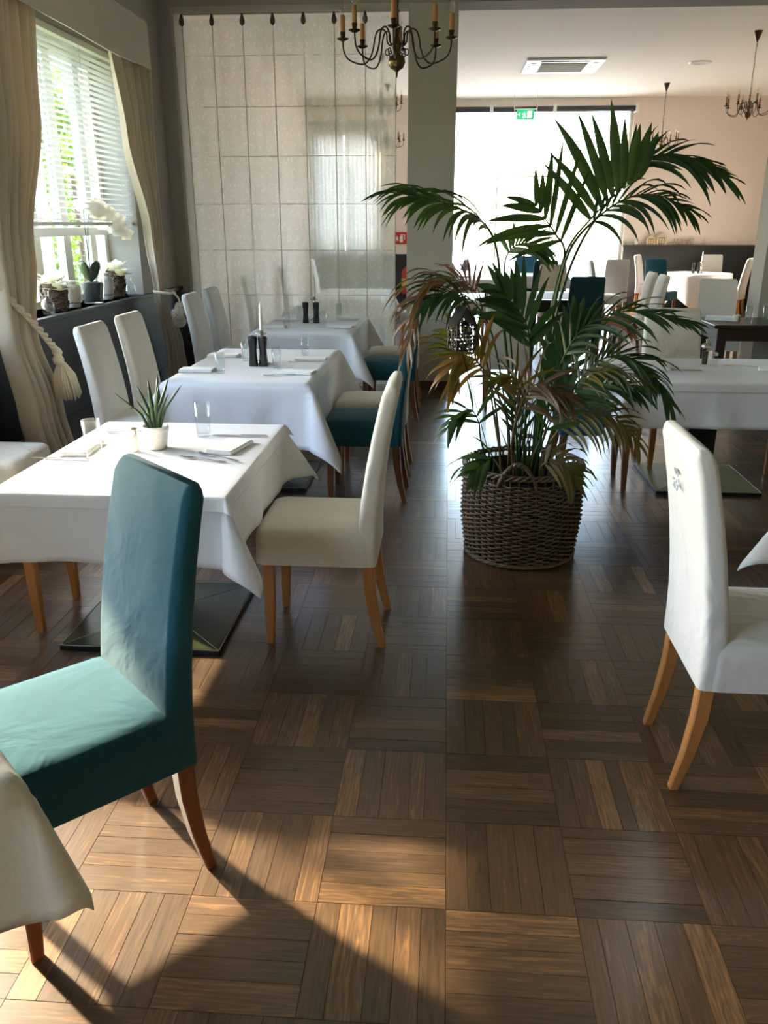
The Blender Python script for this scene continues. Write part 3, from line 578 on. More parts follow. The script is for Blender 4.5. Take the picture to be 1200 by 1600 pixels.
def shaker(x,y,label,z,body,s=1):
    t=thing('shaker',label,'shaker',(x,y,z)); t.scale=(s,s,s); obj('jar',MB().lathe([(.016,0),(.018,.003),(.016,.05),(.013,.06)],16),body,t,smooth=True,auto=40); obj('lid',MB().lathe([(.0145,.061),(.0155,.064),(.015,.078),(.006,.083)],16),STEEL,t,smooth=True,auto=40)
shaker(-1.185,3.01,'white salt shaker with metal lid beside the aloe pot',.7335,CERAM,1.1); shaker(1.665,5.26,'small glass salt shaker with metal lid on the middle right table',.7335,GLASS)
t=thing('pepper_grinder','glass and steel pepper grinder filled with peppercorns on the middle right table','mill',(1.60,5.25,.7335))
obj('glass_body',MB().lathe([(.024,0),(.026,.004),(.020,.03),(.020,.10),(.016,.104)],20),GLASS,t,smooth=True,auto=40); obj('peppercorns',MB().lathe([(.015,.008),(.016,.02),(.016,.085),(.012,.088)],16),mat('peppercorns',(.035,.026,.02),.8,bump=1,bscale=200),t,smooth=True)
obj('grinder_head',MB().lathe([(.018,.105),(.032,.112),(.033,.124),(.020,.134),(.006,.138),(.005,.15),(.009,.156),(.004,.162)],20),STEEL,t,smooth=True)
tag(obj('tealight_holder',MB().lathe([(.03,0),(.032,.003),(.033,.055),(.029,.055),(.028,.045),(.003,.044)],20,(2.55,7.62,.751)),WAX,smooth=True,auto=40),'small amber candle cup between the cloth pile and glasses on the dark table','candle')
# ---------------------------------------------------------------- basket and palm
BX,BY=.395,3.93
bk=thing('wicker_basket','large round grey-brown wicker basket with loop handles, standing on the parquet','basket',(BX,BY,0))
H_=.455; RB=.262; RT=.288
def brad(z): return RB+(RT-RB)*min(1,z/.2)-.004*max(0,(z-.3)/.15)
NS=44
m=MB()
for k in range(NS):
    a=2*PI*k/NS; m.tube([((brad(z))*cos(a),(brad(z))*sin(a),z) for z in (.012,.15,.3,H_)],.0045,5)
stuff(obj('upright_canes',m,WICKD,bk,smooth=True))
m=MB(); rows=36
for r_ in range(rows):
    z0=.018+r_*(H_-.045)/rows; pts=[]; n=NS*4; sd=random.uniform(-.15,.15)
    ring=[]
    for q in range(n+1):
        a=2*PI*q/n; off=.0085*cos(a*NS/2+PI*(r_%2)); z=z0+.0016*sin(3*a+r_+sd)
        ring.append((a,brad(z)+off,z))
    tr=.0052
    rings=[[((R_+tr*cos(t_))*cos(a),(R_+tr*cos(t_))*sin(a),z+tr*.95*sin(t_)) for t_ in (0,PI/2,PI,3*PI/2)] for a,R_,z in ring]
    m.loft(rings,caps=False)
stuff(obj('woven_canes',m,WICK,bk,smooth=True))
obj('liner',MB().lathe([(RB-.03,.012),(RT-.022,.2),(RT-.022,H_-.03),(RT-.024,H_-.03),(RT-.026,.2),(RB-.034,.014)],40),mat('dark_liner',(.03,.022,.018),.9),bk,smooth=True)
m=MB()
for s in (0,1,2):
    pts=[]
    for q in range(161):
        a=2*PI*q/160; p_=a*18+s*2*PI/3; pts.append(((brad(H_)+.010*cos(p_))*cos(a),(brad(H_)+.010*cos(p_))*sin(a),H_+.002+.010*sin(p_)))
    m.tube(pts,.0065,5,caps=False)
obj('braided_rim',m,WICK,bk,smooth=True)
m=MB()
for s in (0,1,2):
    pts=[]
    for q in range(121):
        a=2*PI*q/120; p_=a*14+s*2*PI/3; pts.append(((RB+.006+.006*cos(p_))*cos(a),(RB+.006+.006*cos(p_))*sin(a),.014+.006*sin(p_)))
    m.tube(pts,.0055,5,caps=False)
obj('braided_foot',m,WICK,bk,smooth=True)
for hz in (-100,80):
    m=MB()
    for s in (0,1):
        pts=[]
        for q in range(25):
            f=q/24; b=D(hz)+(f-.5)*.62; rr_=brad(H_)+.004; zz=H_-.045+.115*sin(PI*f)**.7; w_=f*30+s*PI
            pts.append(((rr_+.008*cos(w_))*cos(b),(rr_+.008*cos(w_))*sin(b),zz+.006*sin(w_)))
        m.tube(pts,.008,6)
    obj('handle',m,WICK,bk,smooth=True)
palm=thing('kentia_palm','tall arching palm with green and dried brown fronds in the wicker basket','plant',(BX,BY,0))
stuff(obj('soil',MB().grid(lambda i,j:((.245*i/10)*cos(2*PI*j/28),(.245*i/10)*sin(2*PI*j/28),.36+.012*sin(3*i+5*j)),10,28),SOIL,palm,smooth=True))
PO=Vector((BX,BY,0))
def smoothpath(P,n):
    out=[]; k=len(P)-1
    for i in range(n+1):
        t=i/n*k; a=min(int(t),k-1); f=t-a
        p0=P[max(a-1,0)];p1=P[a];p2=P[a+1];p3=P[min(a+2,k)]
        out.append(.5*((2*p1)+(-p0+p2)*f+(2*p0-5*p1+4*p2-p3)*f*f+(-p0+3*p1-3*p2+p3)*f**3))
    return out
def leaflet(mb,p,d,side,L,W,droop,curl=0):
    d=d.normalized(); pts=[]; q=Vector(p); st=L/7; dd=Vector(d)
    for i in range(8):
        pts.append(Vector(q)); q+=dd*st; dd=(dd+Vector((0,0,-droop*st*(1+i*.35)))+side*curl*st).normalized()
    base=len(mb.v); ws=(.35,.8,1,1,.9,.7,.4,.04)
    for i,c in enumerate(pts):
        t=(pts[min(i+1,7)]-pts[max(i-1,0)]).normalized(); s=side-t*side.dot(t); s=s.normalized() if s.length>1e-4 else Vector((1,0,0)); n=t.cross(s)
        w_=W*ws[i]*.5; mb.v+= [tuple(c-s*w_+n*w_*.35),tuple(c),tuple(c+s*w_+n*w_*.35)]
    for i in range(7):
        a=base+i*3; mb.f+=[(a,a+3,a+4,a+1),(a+1,a+4,a+5,a+2)]
def frond(label,path,N_,n,Lp,W,ang,droop,mat_,start=.3,single=False,sides=(1,1),r0=.007,stemmat=None,jit=.12,tip=.35,Ls=(1,1),ns=48,fold=.0):
    P=[(p if isinstance(p,Vector) else at(*p))-PO for p in path]; R_=smoothpath(P,ns); root=None
    root=obj('frond',MB().tube(R_,[max(.0016,r0*(1-i/ns)**.7) for i in range(ns+1)],6),stemmat or mat_,palm,smooth=True)
    if label: root['label']=label
    N_=Vector(N_).normalized(); allm=MB()
    for k in range(n):
        f=start+(1-start)*(k+.5)/n; i=int(f*ns); i=min(i,ns-1); p=R_[i].lerp(R_[i+1],f*ns-i); t=(R_[i+1]-R_[max(i-1,0)]).normalized()
        S=t.cross(N_).normalized(); g=(k+.5)/n; Lf=Lp*(.55+.45*sin(PI*min(1,g*1.15+.15))) if g<.9 else Lp*.55
        for si,sd in enumerate((1,-1)):
            if not sides[si]: continue
            an=D(ang)*(1-.55*g)+random.gauss(0,jit*.5); d=t*cos(an)+S*sd*sin(an)+N_*(fold+random.gauss(0,jit))
            m=MB() if single else allm
            leaflet(m,p,d,t if abs(t.dot(d))<.97 else S,Lf*Ls[si]*random.uniform(.85,1.12),W*random.uniform(.8,1.1),droop*random.uniform(.7,1.3),0)
            if single: obj('leaflet',m,mat_,root,smooth=True)
    if not single: stuff(obj('leaflets',allm,mat_,root,smooth=True))
# base points of the stems in the soil
def bs(dx,dy): return Vector((BX+dx,BY+dy,.36))
Yp=3.93
# crown frond reaching up right: broad upright leaflets and long drooping ones
frond('tall green frond with wide upright leaflets',[bs(.05,.0),(838,640,3.98),(858,500,3.98),(884,396,3.96),(925,340,3.95),(965,302,3.94),(1000,278,3.93)],(.05,-1,.1),10,.42,.046,84,.45,G1,.64,True,(0,1),.009,G1,.05)
frond('green frond with long leaflets fanned to the upper left',[bs(.05,.03),(842,640,3.9),(860,500,3.87),(882,400,3.84),(868,366,3.80),(850,340,3.76),(836,318,3.72)],(-.05,-1,.2),6,.33,.032,58,.7,G1,.56,True,(1,1),.009,G1,.08)
frond('green frond arching to the far right with drooping leaflets',[bs(.07,.03),(850,620,4.1),(872,480,4.10),(905,385,4.08),(950,315,4.05),(985,262,4.03),(1030,243,4.02),(1085,252,4.0),(1130,272,3.98)],(-.1,-.75,.75),13,.30,.026,40,2.0,G2,.60,True,(1,1),.009,G1,.08,Ls=(1,.8))
frond('green frond curving right below the upright leaflets',[bs(.06,.02),(850,600,3.85),(866,480,3.83),(892,388,3.80),(940,335,3.78),(985,308,3.76),(1030,305,3.74),(1070,325,3.72)],(-.1,-.55,.9),17,.27,.020,55,3.2,G2,.52,True,(1,1),.009,G1,.10)
frond('large green frond arching left over the column',[bs(-.04,.0),(800,640,3.9),(786,500,3.86),(776,390,3.80),(752,345,3.74),(715,325,3.68),(675,311,3.64),(640,306,3.60)],(-.2,-.5,1),19,.40,.023,52,2.4,G1,.50,True,(1,1),.009,G1,.10,Ls=(1,.8))
frond('green leaflets right of the left crown',[bs(-.02,.02),(805,640,3.95),(795,500,3.98),(788,420,4.0),(800,388,4.0),(825,380,4.0),(850,392,4.0)],(.0,-.6,1),13,.22,.022,60,2.2,G1,.60,False,(1,1),.007,G1)
# mid height
frond('russet dried frond hanging at the left',[bs(-.1,-.05),(775,640,3.75),(748,520,3.68),(718,455,3.62),(690,437,3.58),(662,452,3.55),(645,490,3.53),(636,540,3.52)],(-.2,-.5,1),20,.24,.015,34,4.5,BR,.50,False,(1,1),.006,RBR,.25)
frond('russet dried frond above the ornament',[bs(-.08,.05),(770,640,4.0),(762,520,4.02),(742,455,4.03),(715,435,4.04),(690,440,4.05)],(-.2,-.6,1),13,.20,.016,50,3.5,RBR,.58,False,(1,1),.005,RBR,.2)
frond('dark green frond left of centre',[bs(-.06,-.06),(790,640,3.7),(768,520,3.64),(735,468,3.58),(700,455,3.54),(668,468,3.50)],(-.2,-.5,1),15,.24,.020,58,3.0,G2,.48,False,(1,1),.006,G1)
frond('broad green fan frond in the middle',[bs(0,-.04),(822,640,3.75),(828,580,3.72),(826,520,3.70),(808,480,3.67),(785,455,3.64)],(.2,-1,.4),10,.27,.036,48,1.2,G2,.5,False,(1,1),.007,G1)
frond('green frond reaching to the middle right',[bs(.05,-.05),(850,660,3.72),(872,580,3.68),(905,520,3.63),(955,490,3.60),(1015,488,3.58),(1070,500,3.56)],(.0,-.5,1),17,.25,.020,42,2.4,G2,.38,False,(1,1),.006,G1)
frond('upright green fan right of centre',[bs(.04,0),(850,660,3.85),(868,600,3.82),(888,540,3.80),(905,500,3.78)],(.2,-1,.2),9,.24,.036,42,.7,G2,.45,False,(1,1),.007,G1)
frond('dense dark green frond drooping at the right',[bs(.08,-.06),(860,680,3.66),(895,610,3.60),(935,565,3.55),(975,556,3.52),(1015,580,3.50),(1045,625,3.48)],(.1,-.6,1),19,.27,.024,52,2.6,G2,.36,False,(1,1),.006,G1)
frond('russet leaflets hanging at the middle right',[bs(.06,.08),(862,640,4.05),(900,560,4.08),(945,500,4.08),(975,505,4.08)],(.1,-.5,1),9,.20,.020,40,5.0,RBR,.7,False,(1,1),.005,RBR)
frond('thin greyish arching frond at the right',[bs(.09,.0),(865,670,3.6),(900,600,3.5),(945,575,3.42),(1000,590,3.38)],(.1,-.6,1),14,.22,.009,50,2.0,OLV,.4,False,(1,1),.004,OLV)
frond('amber dried frond hanging to the left',[bs(-.08,-.06),(795,670,3.66),(772,605,3.60),(745,565,3.56),(718,556,3.52),(706,575,3.50)],(-.3,-.8,.8),17,.28,.021,62,3.5,ORG,.52,False,(1,1),.006,BR,.15)
frond('brown dried frond in the centre',[bs(-.02,-.1),(802,690,3.60),(812,640,3.54),(830,605,3.50),(858,600,3.46),(890,625,3.43)],(-.1,-.7,.8),15,.25,.018,65,3.2,BR,.40,False,(1,1),.006,BR,.2)
frond('brown dried frond spreading left of centre',[bs(-.04,-.1),(800,700,3.62),(806,650,3.57),(812,612,3.52),(800,588,3.48),(770,590,3.44)],(-.1,-.8,.7),10,.22,.017,60,2.6,OLV,.42,False,(1,1),.006,BR,.2)
frond('small green frond low on the left',[bs(-.14,-.08),(752,690,3.62),(748,660,3.58),(735,640,3.55),(712,650,3.52),(700,670,3.5)],(-.2,-.7,.9),8,.21,.022,60,2.8,G1,.35,False,(1,1),.005,G1)
frond('green leaves folded over the basket rim at the left',[bs(-.16,-.1),(772,718,3.62),(756,722,3.58),(740,735,3.56)],(-.2,-.8,.6),5,.20,.034,50,4.0,G1,.3,False,(1,1),.005,G1)
frond('olive frond drooping at the lower right',[bs(.1,-.08),(850,712,3.62),(880,665,3.56),(920,645,3.52),(965,655,3.49),(995,690,3.47)],(.1,-.7,.9),16,.23,.018,58,4.2,OLV,.36,False,(1,1),.005,OLV)
frond('yellowing leaves hanging over the basket rim at the right',[bs(.08,-.12),(845,730,3.60),(868,722,3.56),(890,735,3.54),(898,755,3.53)],(.1,-.8,.5),10,.19,.022,60,5.0,OLV,.3,False,(1,1),.005,OLV)
frond('long yellow green leaf at the left',[bs(-.1,.0),(775,660,3.8),(757,590,3.78),(735,545,3.76),(710,520,3.74)],(-.2,-.8,.7),6,.24,.024,50,1.0,G3,.6,False,(1,1),.005,G3)
frond('small green frond in the centre right',[bs(.03,-.1),(845,700,3.58),(865,650,3.52),(895,615,3.48),(930,600,3.45)],(.1,-.8,.6),10,.22,.024,50,1.6,G1,.35,False,(1,1),.005,G1)
frond('lower green frond to the far right',[bs(.08,.02),(862,690,3.8),(900,630,3.76),(950,600,3.73),(1000,612,3.7)],(.1,-.7,.8),12,.22,.022,50,2.8,G2,.4,False,(1,1),.005,G1)
frond('short sprout of green leaves behind the handle',[bs(-.02,-.05),(812,700,3.8),(808,650,3.82),(800,610,3.84)],(.1,-1,.1),7,.18,.022,40,.6,G2,.4,False,(1,1),.005,G1)
for k in range(26):
    a=random.uniform(0,2*PI); r_=random.uniform(.01,.10); b=Vector((r_*cos(a)+.02,r_*sin(a)*.8-.02,.36)); h=random.uniform(.18,.42); q=b*1.0
    obj('stem',MB().tube([b,b+Vector((b.x*.25,b.y*.2,h*.5)),b+Vector((b.x*.9+random.uniform(-.03,.03),b.y*.6,h))],[.0055,.0045,.002],6),random.choice((G1,G2,OLV)),palm,smooth=True)
# house shaped ornament on a stake
hp=at(722,512,3.42)
orn=thing('house_ornament','black filigree metal house ornament on a thin stake among the left fronds','ornament',(hp.x,hp.y,hp.z-.085),D(25))
m=MB(); w_=.042
def bar(a,b,r=.003): m.tube([a,b],r,5)
for sx in (-1,1):
    for sy in (-1,1): bar((sx*w_,sy*w_,0),(sx*w_,sy*w_,.10)); 
for a,b in (((-w_,-w_),(w_,-w_)),((w_,-w_),(w_,w_)),((w_,w_),(-w_,w_)),((-w_,w_),(-w_,-w_))):
    for z in (0,.10): bar((*a,z),(*b,z))
for sy in (-1,1): bar((-w_,sy*w_,.10),(0,sy*w_,.165)); bar((w_,sy*w_,.10),(0,sy*w_,.165))
bar((0,-w_,.165),(0,w_,.165)); obj('frame',m,BLACKM,orn)
for face in range(4):
    a=face*PI/2; m=MB()
    for i in range(6):
        for j in range(7):
            x=-w_+.007+i*.014; z=.008+j*.0145
            if random.random()<.78:
                s=random.uniform(.0045,.0078); c_,s_=cos(a),sin(a)
                m.add([((x+dx)*c_-(w_+o_)*s_*1.0,(x+dx)*s_+(w_+o_)*c_,z+dz) for o_ in (-.001,.001) for dx,dz in ((-s,-s*.6),(s*.6,-s),(s,s*.6),(-s*.6,s))],[(3,2,1,0),(4,5,6,7),(0,1,5,4),(1,2,6,5),(2,3,7,6),(3,0,4,7)])
    obj('filigree_panel',m,BLACKM,orn)
for s in (-1,1): obj('roof_panel',MB().loft([[(s*w_*1.05,-w_,.098),(s*w_*1.05,w_,.098)],[(s*.002,-w_,.167),(s*.002,w_,.167)]],closed=False),BLACKM,orn,solid=.002)
q=Vector((BX-.13,BY-.05,.37))-Vector(orn.location); q.rotate(Matrix.Rotation(-D(25),3,'Z'))
obj('stake',MB().tube([(0,0,.0),q*.5,q],.0022,6),BLACKM,orn); obj('hanging_loop',MB().tube([(0,0,.165),(0,0,.18),(.008,0,.192),(0,0,.2),(-.008,0,.19),(0,0,.18)],.0014,5),BLACKM,orn)
# ---------------------------------------------------------------- chandeliers
def make_chandelier(label,x,y,zb,rad,n=8,group='brass candle chandeliers',s=1.0):
    t=thing('chandelier',label,'chandelier',(x,y,zb),0,group)
    obj('turned_body',MB().lathe([(.003,-.035),(.006,-.012),(.012,-.004),(.032,.006),(.042,.03),(.038,.052),(.018,.066),(.012,.078),(.022,.095),(.026,.112),(.014,.13),(.010,.15),(.018,.17),(.02,.18),(.010,.195),(.008,.24),(.014,.25),(.006,.262)],28),BRASS,t,smooth=True)
    for k in range(n):
        a=2*PI*k/n+PI/2; ca,sa=cos(a),sin(a)
        prof=[(.018,.115),(.035,.105),(.048,.125),(.05,.155),(.07,.175),(.095,.165),(.108,.13),(.115,.09),(.135,.045),(.17,.025),(rad-.03,.045),(rad-.005,.08),(rad,.13)]
        P=smoothpath([Vector((r_*ca,r_*sa,z)) for r_,z in prof],40)
        arm=obj('arm',MB().tube(P,.0042,6),DBRASS,t,smooth=True)
        sc=smoothpath([Vector((r_*ca,r_*sa,z)) for r_,z in ((.03,.07),(.05,.062),(.056,.08),(.045,.09),(.04,.08))],14); obj('scroll',MB().tube(sc,.0028,5),DBRASS,arm,smooth=True)
        c=(rad*ca,rad*sa,0)
        obj('drip_pan',MB().lathe([(.006,.125),(.027,.134),(.029,.138),(.012,.138),(.010,.142),(.0135,.165),(.012,.166)],16,c),DBRASS,arm,smooth=True)
        obj('candle_sleeve',MB().lathe([(.0115,.16),(.0115,.235),(.008,.238)],14,c),SLEEVE,arm,smooth=True,auto=40)
        obj('bulb',MB().lathe([(.006,.237),(.012,.25),(.0135,.262),(.009,.28),(.003,.297),(.0008,.305)],12,c),BULB,arm,smooth=True)
    m=MB(); z=.262; L_=CZ-zb-.06; k=0
    while z<L_-.02:
        pts=[(.007*cos(b)*(1 if k%2 else 0),.007*cos(b)*(0 if k%2 else 1),z+.014+.016*sin(b)) for b in [2*PI*q/8 for q in range(9)]]; m.tube(pts,.0018,4); z+=.026; k+=1
    obj('chain',m,DBRASS,t); obj('cord',MB().tube([(.004+.006*sin(q*1.3),.005*cos(q*1.7),.26+(L_-.26)*q/12) for q in range(13)],.0022,5),BLACKM,t,smooth=True)
    obj('ceiling_cup',MB().lathe([(.006,L_-.06),(.02,L_-.03),(.045,L_+.045),(.05,L_+.058)],16),DBRASS,t,smooth=True); return t
p=at(620,109,4.50)
make_chandelier('large brass chandelier in the foreground at the top, with eight amber candle sleeves',p.x,p.y,p.z,.262)
make_chandelier('brass chandelier hanging at the upper right edge in the back room',3.66,11.55,2.80,.27)
make_chandelier('small looking brass chandelier farthest back, against the blush wall above the palm',3.54,15.45,2.76,.27)
make_chandelier('chandelier glimpsed in the gap between lace curtain and column, upper one',-.95,12.6,3.0,.27)
make_chandelier('chandelier glimpsed in the gap between lace curtain and column, lower one',-1.05,15.2,2.76,.27)
# ---------------------------------------------------------------- ceiling fittings, signs, shelf items
ac=thing('air_conditioner','white ceiling cassette air conditioner with greenish grille in the back room','air conditioner',(1.6,13.65,CZ-.002)); ac.scale=(1,1,1)
obj('panel',MB().box(-.55,.55,-.55,.55,-.03,0),WHITEP,ac,bevel=.01); obj('grille',MB().box(-.33,.33,-.33,.33,-.036,-.03),mat('grey_green_grille',(.42,.45,.33),.6),ac)
for k in range(9): obj('grille_bar',MB().box(-.32,.32,-.30+k*.075-.006,-.30+k*.075+.006,-.044,-.036),mat('grille_bar_plastic',(.55,.57,.46),.5) if k==0 else bpy.data.materials['grille_bar_plastic'],ac)
for a in range(4):
    o=obj('air_vane',MB().box(-.34,.34,.40,.47,-.038,-.03),BLACKM if a in (2,) else WHITEP,ac,bevel=.003); o.rotation_euler=(0,0,a*PI/2)
obj('indicator',MB().box(-.50,-.44,-.15,.05,-.034,-.03),BLACKM,ac)
tag(obj('recessed_light',MB().lathe([(.02,-.002),(.10,-.004),(.12,-.016),(.155,-.014),(.165,0)],32,(3.55,13.6,CZ),caps=False),WHITEP,smooth=True),'round white recessed fitting in the back room ceiling','ceiling fitting')
ex=thing('exit_sign','green emergency exit sign hanging before the shopfront window','sign',(1.30,16.0,3.36)); EM=mat('exit_sign_green',(.02,.38,.16),.4,emit=.8); EMW=mat('exit_sign_white',(.9,.95,.9),.4,emit=.8)
obj('panel',MB().box(-.15,.15,-.012,.012,-.08,.08),EM,ex)
obj('pictogram',MB().box(.03,.11,-.015,-.012,-.055,.055).box(-.03,-.008,-.015,-.012,-.02,.025).box(-.055,.005,-.015,-.012,.0,.012).box(-.045,-.025,-.015,-.012,-.055,-.02).box(-.012,.01,-.015,-.012,-.05,-.02).lathe([(.012,-.001),(.012,.001)],10,(-.015,-.013,.04)),EMW,ex)
obj('arrow',MB().add([(-.13,-.0135,0),(-.095,-.0135,.035),(-.095,-.0135,-.035)],[(0,1,2)]),EMW,ex)
obj('bracket',MB().box(-.20,-.19,-.006,.006,.0,.39).box(.19,.20,-.006,.006,.0,.39).box(-.20,.20,-.008,.008,.08,.095),WHITEP,ex)
RD=mat('signal_red',(.55,.02,.02),.45); p=at(627,372,16.95)
fs=thing('fire_extinguisher_sign','red square fire extinguisher sign on the far wall in the gap by the column','sign',(p.x,16.985,p.z))
obj('plate',MB().box(-.15,.15,-.008,0,-.11,.11),RD,fs); obj('pictogram',MB().box(-.03,.03,-.011,-.008,-.08,.04).box(-.015,.015,-.011,-.008,.04,.07).box(.015,.07,-.011,-.008,.05,.065).box(.055,.07,-.011,-.008,-.03,.05),WHITEP,fs)
for q in (-.075,): obj('pictogram_flame',MB().add([(-.10,-.0095,-.05),(-.055,-.0095,-.05),(-.06,-.0095,0),(-.085,-.0095,.05),(-.105,-.0095,0)],[(0,1,2,3,4)]),WHITEP,fs)
p=at(632,440,16.8)
fe=thing('fire_extinguisher','red fire extinguisher below the red sign in the gap by the column','extinguisher',(p.x+.02,16.86,.25))
obj('cylinder',MB().lathe([(.06,0),(.075,.01),(.078,.40),(.06,.46),(.025,.49),(.02,.52)],20),RD,fe,smooth=True,auto=40); obj('valve',MB().box(-.03,.05,-.015,.015,.52,.56),BLACKM,fe); obj('hose',MB().tube([(.04,0,.53),(.10,0,.48),(.10,0,.25),(.085,0,.1)],.01,6),BLACKM,fe,smooth=True); obj('label_band',MB().lathe([(.0785,.15),(.0795,.151),(.0795,.3),(.0785,.301)],20,caps=False),mat('yellow_label',(.6,.5,.1),.5),fe)
obj('wall_bracket',MB().box(-.05,.05,.07,.115,.2,.24),BLACKM,fe)
# HOME letters on the back ledge, built of bars
LW=mat('grey_wood_letters',(.42,.36,.30),.7,var=.15,vscale=20)
def letter(ch,x,label):
    m=MB(); h=.115; w_=.085; s=.02; y0,y1=-.012,.012
    if ch=='H': m.box(0,s,y0,y1,0,h).box(w_-s,w_,y0,y1,0,h).box(s,w_-s,y0,y1,h/2-s/2,h/2+s/2)
    if ch=='O': m.loft([[(w_/2+a*cos(t),y,h/2+b*sin(t)) for a,b,y in ((w_/2,h/2,y0),(w_/2,h/2,y1),(w_/2-s,h/2-s,y1),(w_/2-s,h/2-s,y0))] for t in [2*PI*q/20 for q in range(21)]],caps=False)
    if ch=='M':
        w_=.10; m.box(0,s,y0,y1,0,h).box(w_-s,w_,y0,y1,0,h)
        for a,b in ((s,w_/2),(w_-s,w_/2)): m.add([(a,y0,h),(a,y0,h-.03),(b,y0,h*.35),(b,y0,h*.35+.03),(a,y1,h),(a,y1,h-.03),(b,y1,h*.35),(b,y1,h*.35+.03)],[(0,1,2,3),(7,6,5,4),(0,4,5,1),(3,2,6,7),(1,5,6,2),(0,3,7,4)])
    if ch=='E':
        m.box(0,s,y0,y1,0,h)
        for z in (0,h/2-s/2,h-s): m.box(s,w_-.01,y0,y1,z,z+s)
    o=obj('letter',m,LW); o.location=(x,16.935,1.181); return tag(o,label,'letter','letters standing on the back ledge')
for ch,x in zip('HOME',(4.30,4.395,4.49,4.60)): letter(ch,x,'grey wooden letter %s of the word HOME on the ledge in the back corner'%ch)
PLY=mat('pale_plywood',(.62,.50,.34),.7,var=.1,vscale=15)
def house(x,w_,h,label):
    t=thing('wooden_house',label,'ornament',(x,16.93,1.181),0,'wooden houses on the back ledge'); 
    obj('shell',MB().loft([[(-w_,y,0),(w_,y,0),(w_,y,h*.65),(0,y,h),(-w_,y,h*.65)] for y in (-.025,.025)]),PLY,t)
    obj('window_opening',MB().box(-w_*.6,w_*.6,-.028,-.025,h*.08,h*.12).box(-w_*.6,-w_*.5,-.028,-.025,h*.12,h*.55).box(w_*.5,w_*.6,-.028,-.025,h*.12,h*.55).box(-w_*.6,w_*.6,-.028,-.025,h*.55,h*.6).box(-w_*.05,w_*.05,-.028,-.025,h*.12,h*.55),mat('dark_cutout',(.10,.075,.05),.8) if 'dark_cutout' not in bpy.data.materials else bpy.data.materials['dark_cutout'],t)
house(3.87,.085,.19,'pale wooden toy house on the back ledge, left one'); house(4.07,.095,.23,'pale wooden toy house on the back ledge, right and taller one')
tag(obj('glass_lantern',MB().lathe([(.03,0),(.033,.005),(.033,.07),(.015,.09),(.012,.13),(.004,.14)],14,(4.87,16.93,1.181)),GLASS,smooth=True,auto=40),'small glass bottle on the ledge right of the HOME letters','bottle')
tag(obj('ledge_jar',MB().lathe([(.03,0),(.034,.005),(.036,.06),(.028,.085),(.022,.09)],14,(3.60,16.93,1.181)),CERAM,smooth=True,auto=40),'small white jar on the ledge left of the toy houses','jar')
# ---------------------------------------------------------------- lace curtain in the left opening
lc=thing('lace_curtain','floor length ivory lace curtain of seven panels filling the left opening','curtain',(-1.4,YQ-.20,0)); cy=0
obj('curtain_rail',MB().box(-1.04,.99,-.012,.012,BZ-.035,BZ-.002),mat('grey_rail',(.25,.23,.2),.5,metal=.5),lc)
edges=[-1.035+(.90+1.035)*i/7 for i in range(8)]
for i in range(7):
    a,b=edges[i],edges[i+1]
    def fn(p,q,a=a,b=b,i=i):
        u=p/12; z=.03+(BZ-.07-.03)*q/60
        return (a+(b-a)*u,.010*sin(u*PI)*(1 if i%2 else -1)+.008*sin(u*9+z*.7+i*2)+.006*sin(z*2.2+i),z)
    obj('lace_panel',MB().grid(fn,12,60),LACE,lc,smooth=True)
SEAM=mat('curtain_seam_thread',(.42,.39,.32),.8,var=.2,vscale=60)
for i in range(8):
    obj('seam_tape',MB().tube([(edges[i],.008*sin(z*2)-.004,z) for z in [.03+(BZ-.1)*q/30 for q in range(31)]],.0038,5),SEAM,lc); 
    obj('curtain_hook',MB().lathe([(.006,BZ-.13),(.022,BZ-.115),(.024,BZ-.09),(.014,BZ-.055),(.008,BZ-.035)],10,(edges[i],-.012,0)),mat('dark_hook',(.10,.09,.07),.5) if i==0 else bpy.data.materials['dark_hook'],lc,smooth=True)
for z in (.9,1.32,1.74,2.16,2.58,3.0): obj('hem_rod',MB().tube([(-1.035,-.009,z),(.90,-.009,z)],.0026,5),SEAM,lc)
# ---------------------------------------------------------------- left window dressing
def slats(label,y0,y1,z0,z1,x=-2.66,tilt=14,step=.0385):
    t=thing('venetian_blind',label,'blind',(x,(y0+y1)/2,z0),0,'white venetian blinds'); L_=(y1-y0)/2; n=int((z1-z0)/step)
    sm=None
    for k in range(n):
        if sm is None:
            a=D(tilt); w2=.021; sm=MB().loft([[(-w2*cos(a),y,-w2*sin(a)),(0,y,.0025),(w2*cos(a),y,w2*sin(a)),(0,y,.0008)] for y in (-L_,L_)]).mesh('slat',SLAT)
        o=bpy.data.objects.new('slat',sm); COL.objects.link(o); o.parent=t; o.location=(0,0,.035+k*step)
    obj('bottom_rail',MB().box(-.018,.018,-L_,L_,-.005,.018),SLAT,t,bevel=.003); obj('head_rail',MB().box(-.025,.025,-L_,L_,z1-z0+.02,z1-z0+.06),SLAT,t)
    for f in (-.82,-.3,.3,.82):
        for dx in (-.019,.019): obj('ladder_cord',MB().tube([(dx,f*L_,0),(dx,f*L_,z1-z0+.03)],.0014,4),SEAM,t)
slats('white venetian blind half lowered over the left window above the orchid',4.99,7.21,1.555,2.735)
slats('white venetian blind over the next window, left of the picture',2.26,4.34,1.98,2.735,tilt=50)
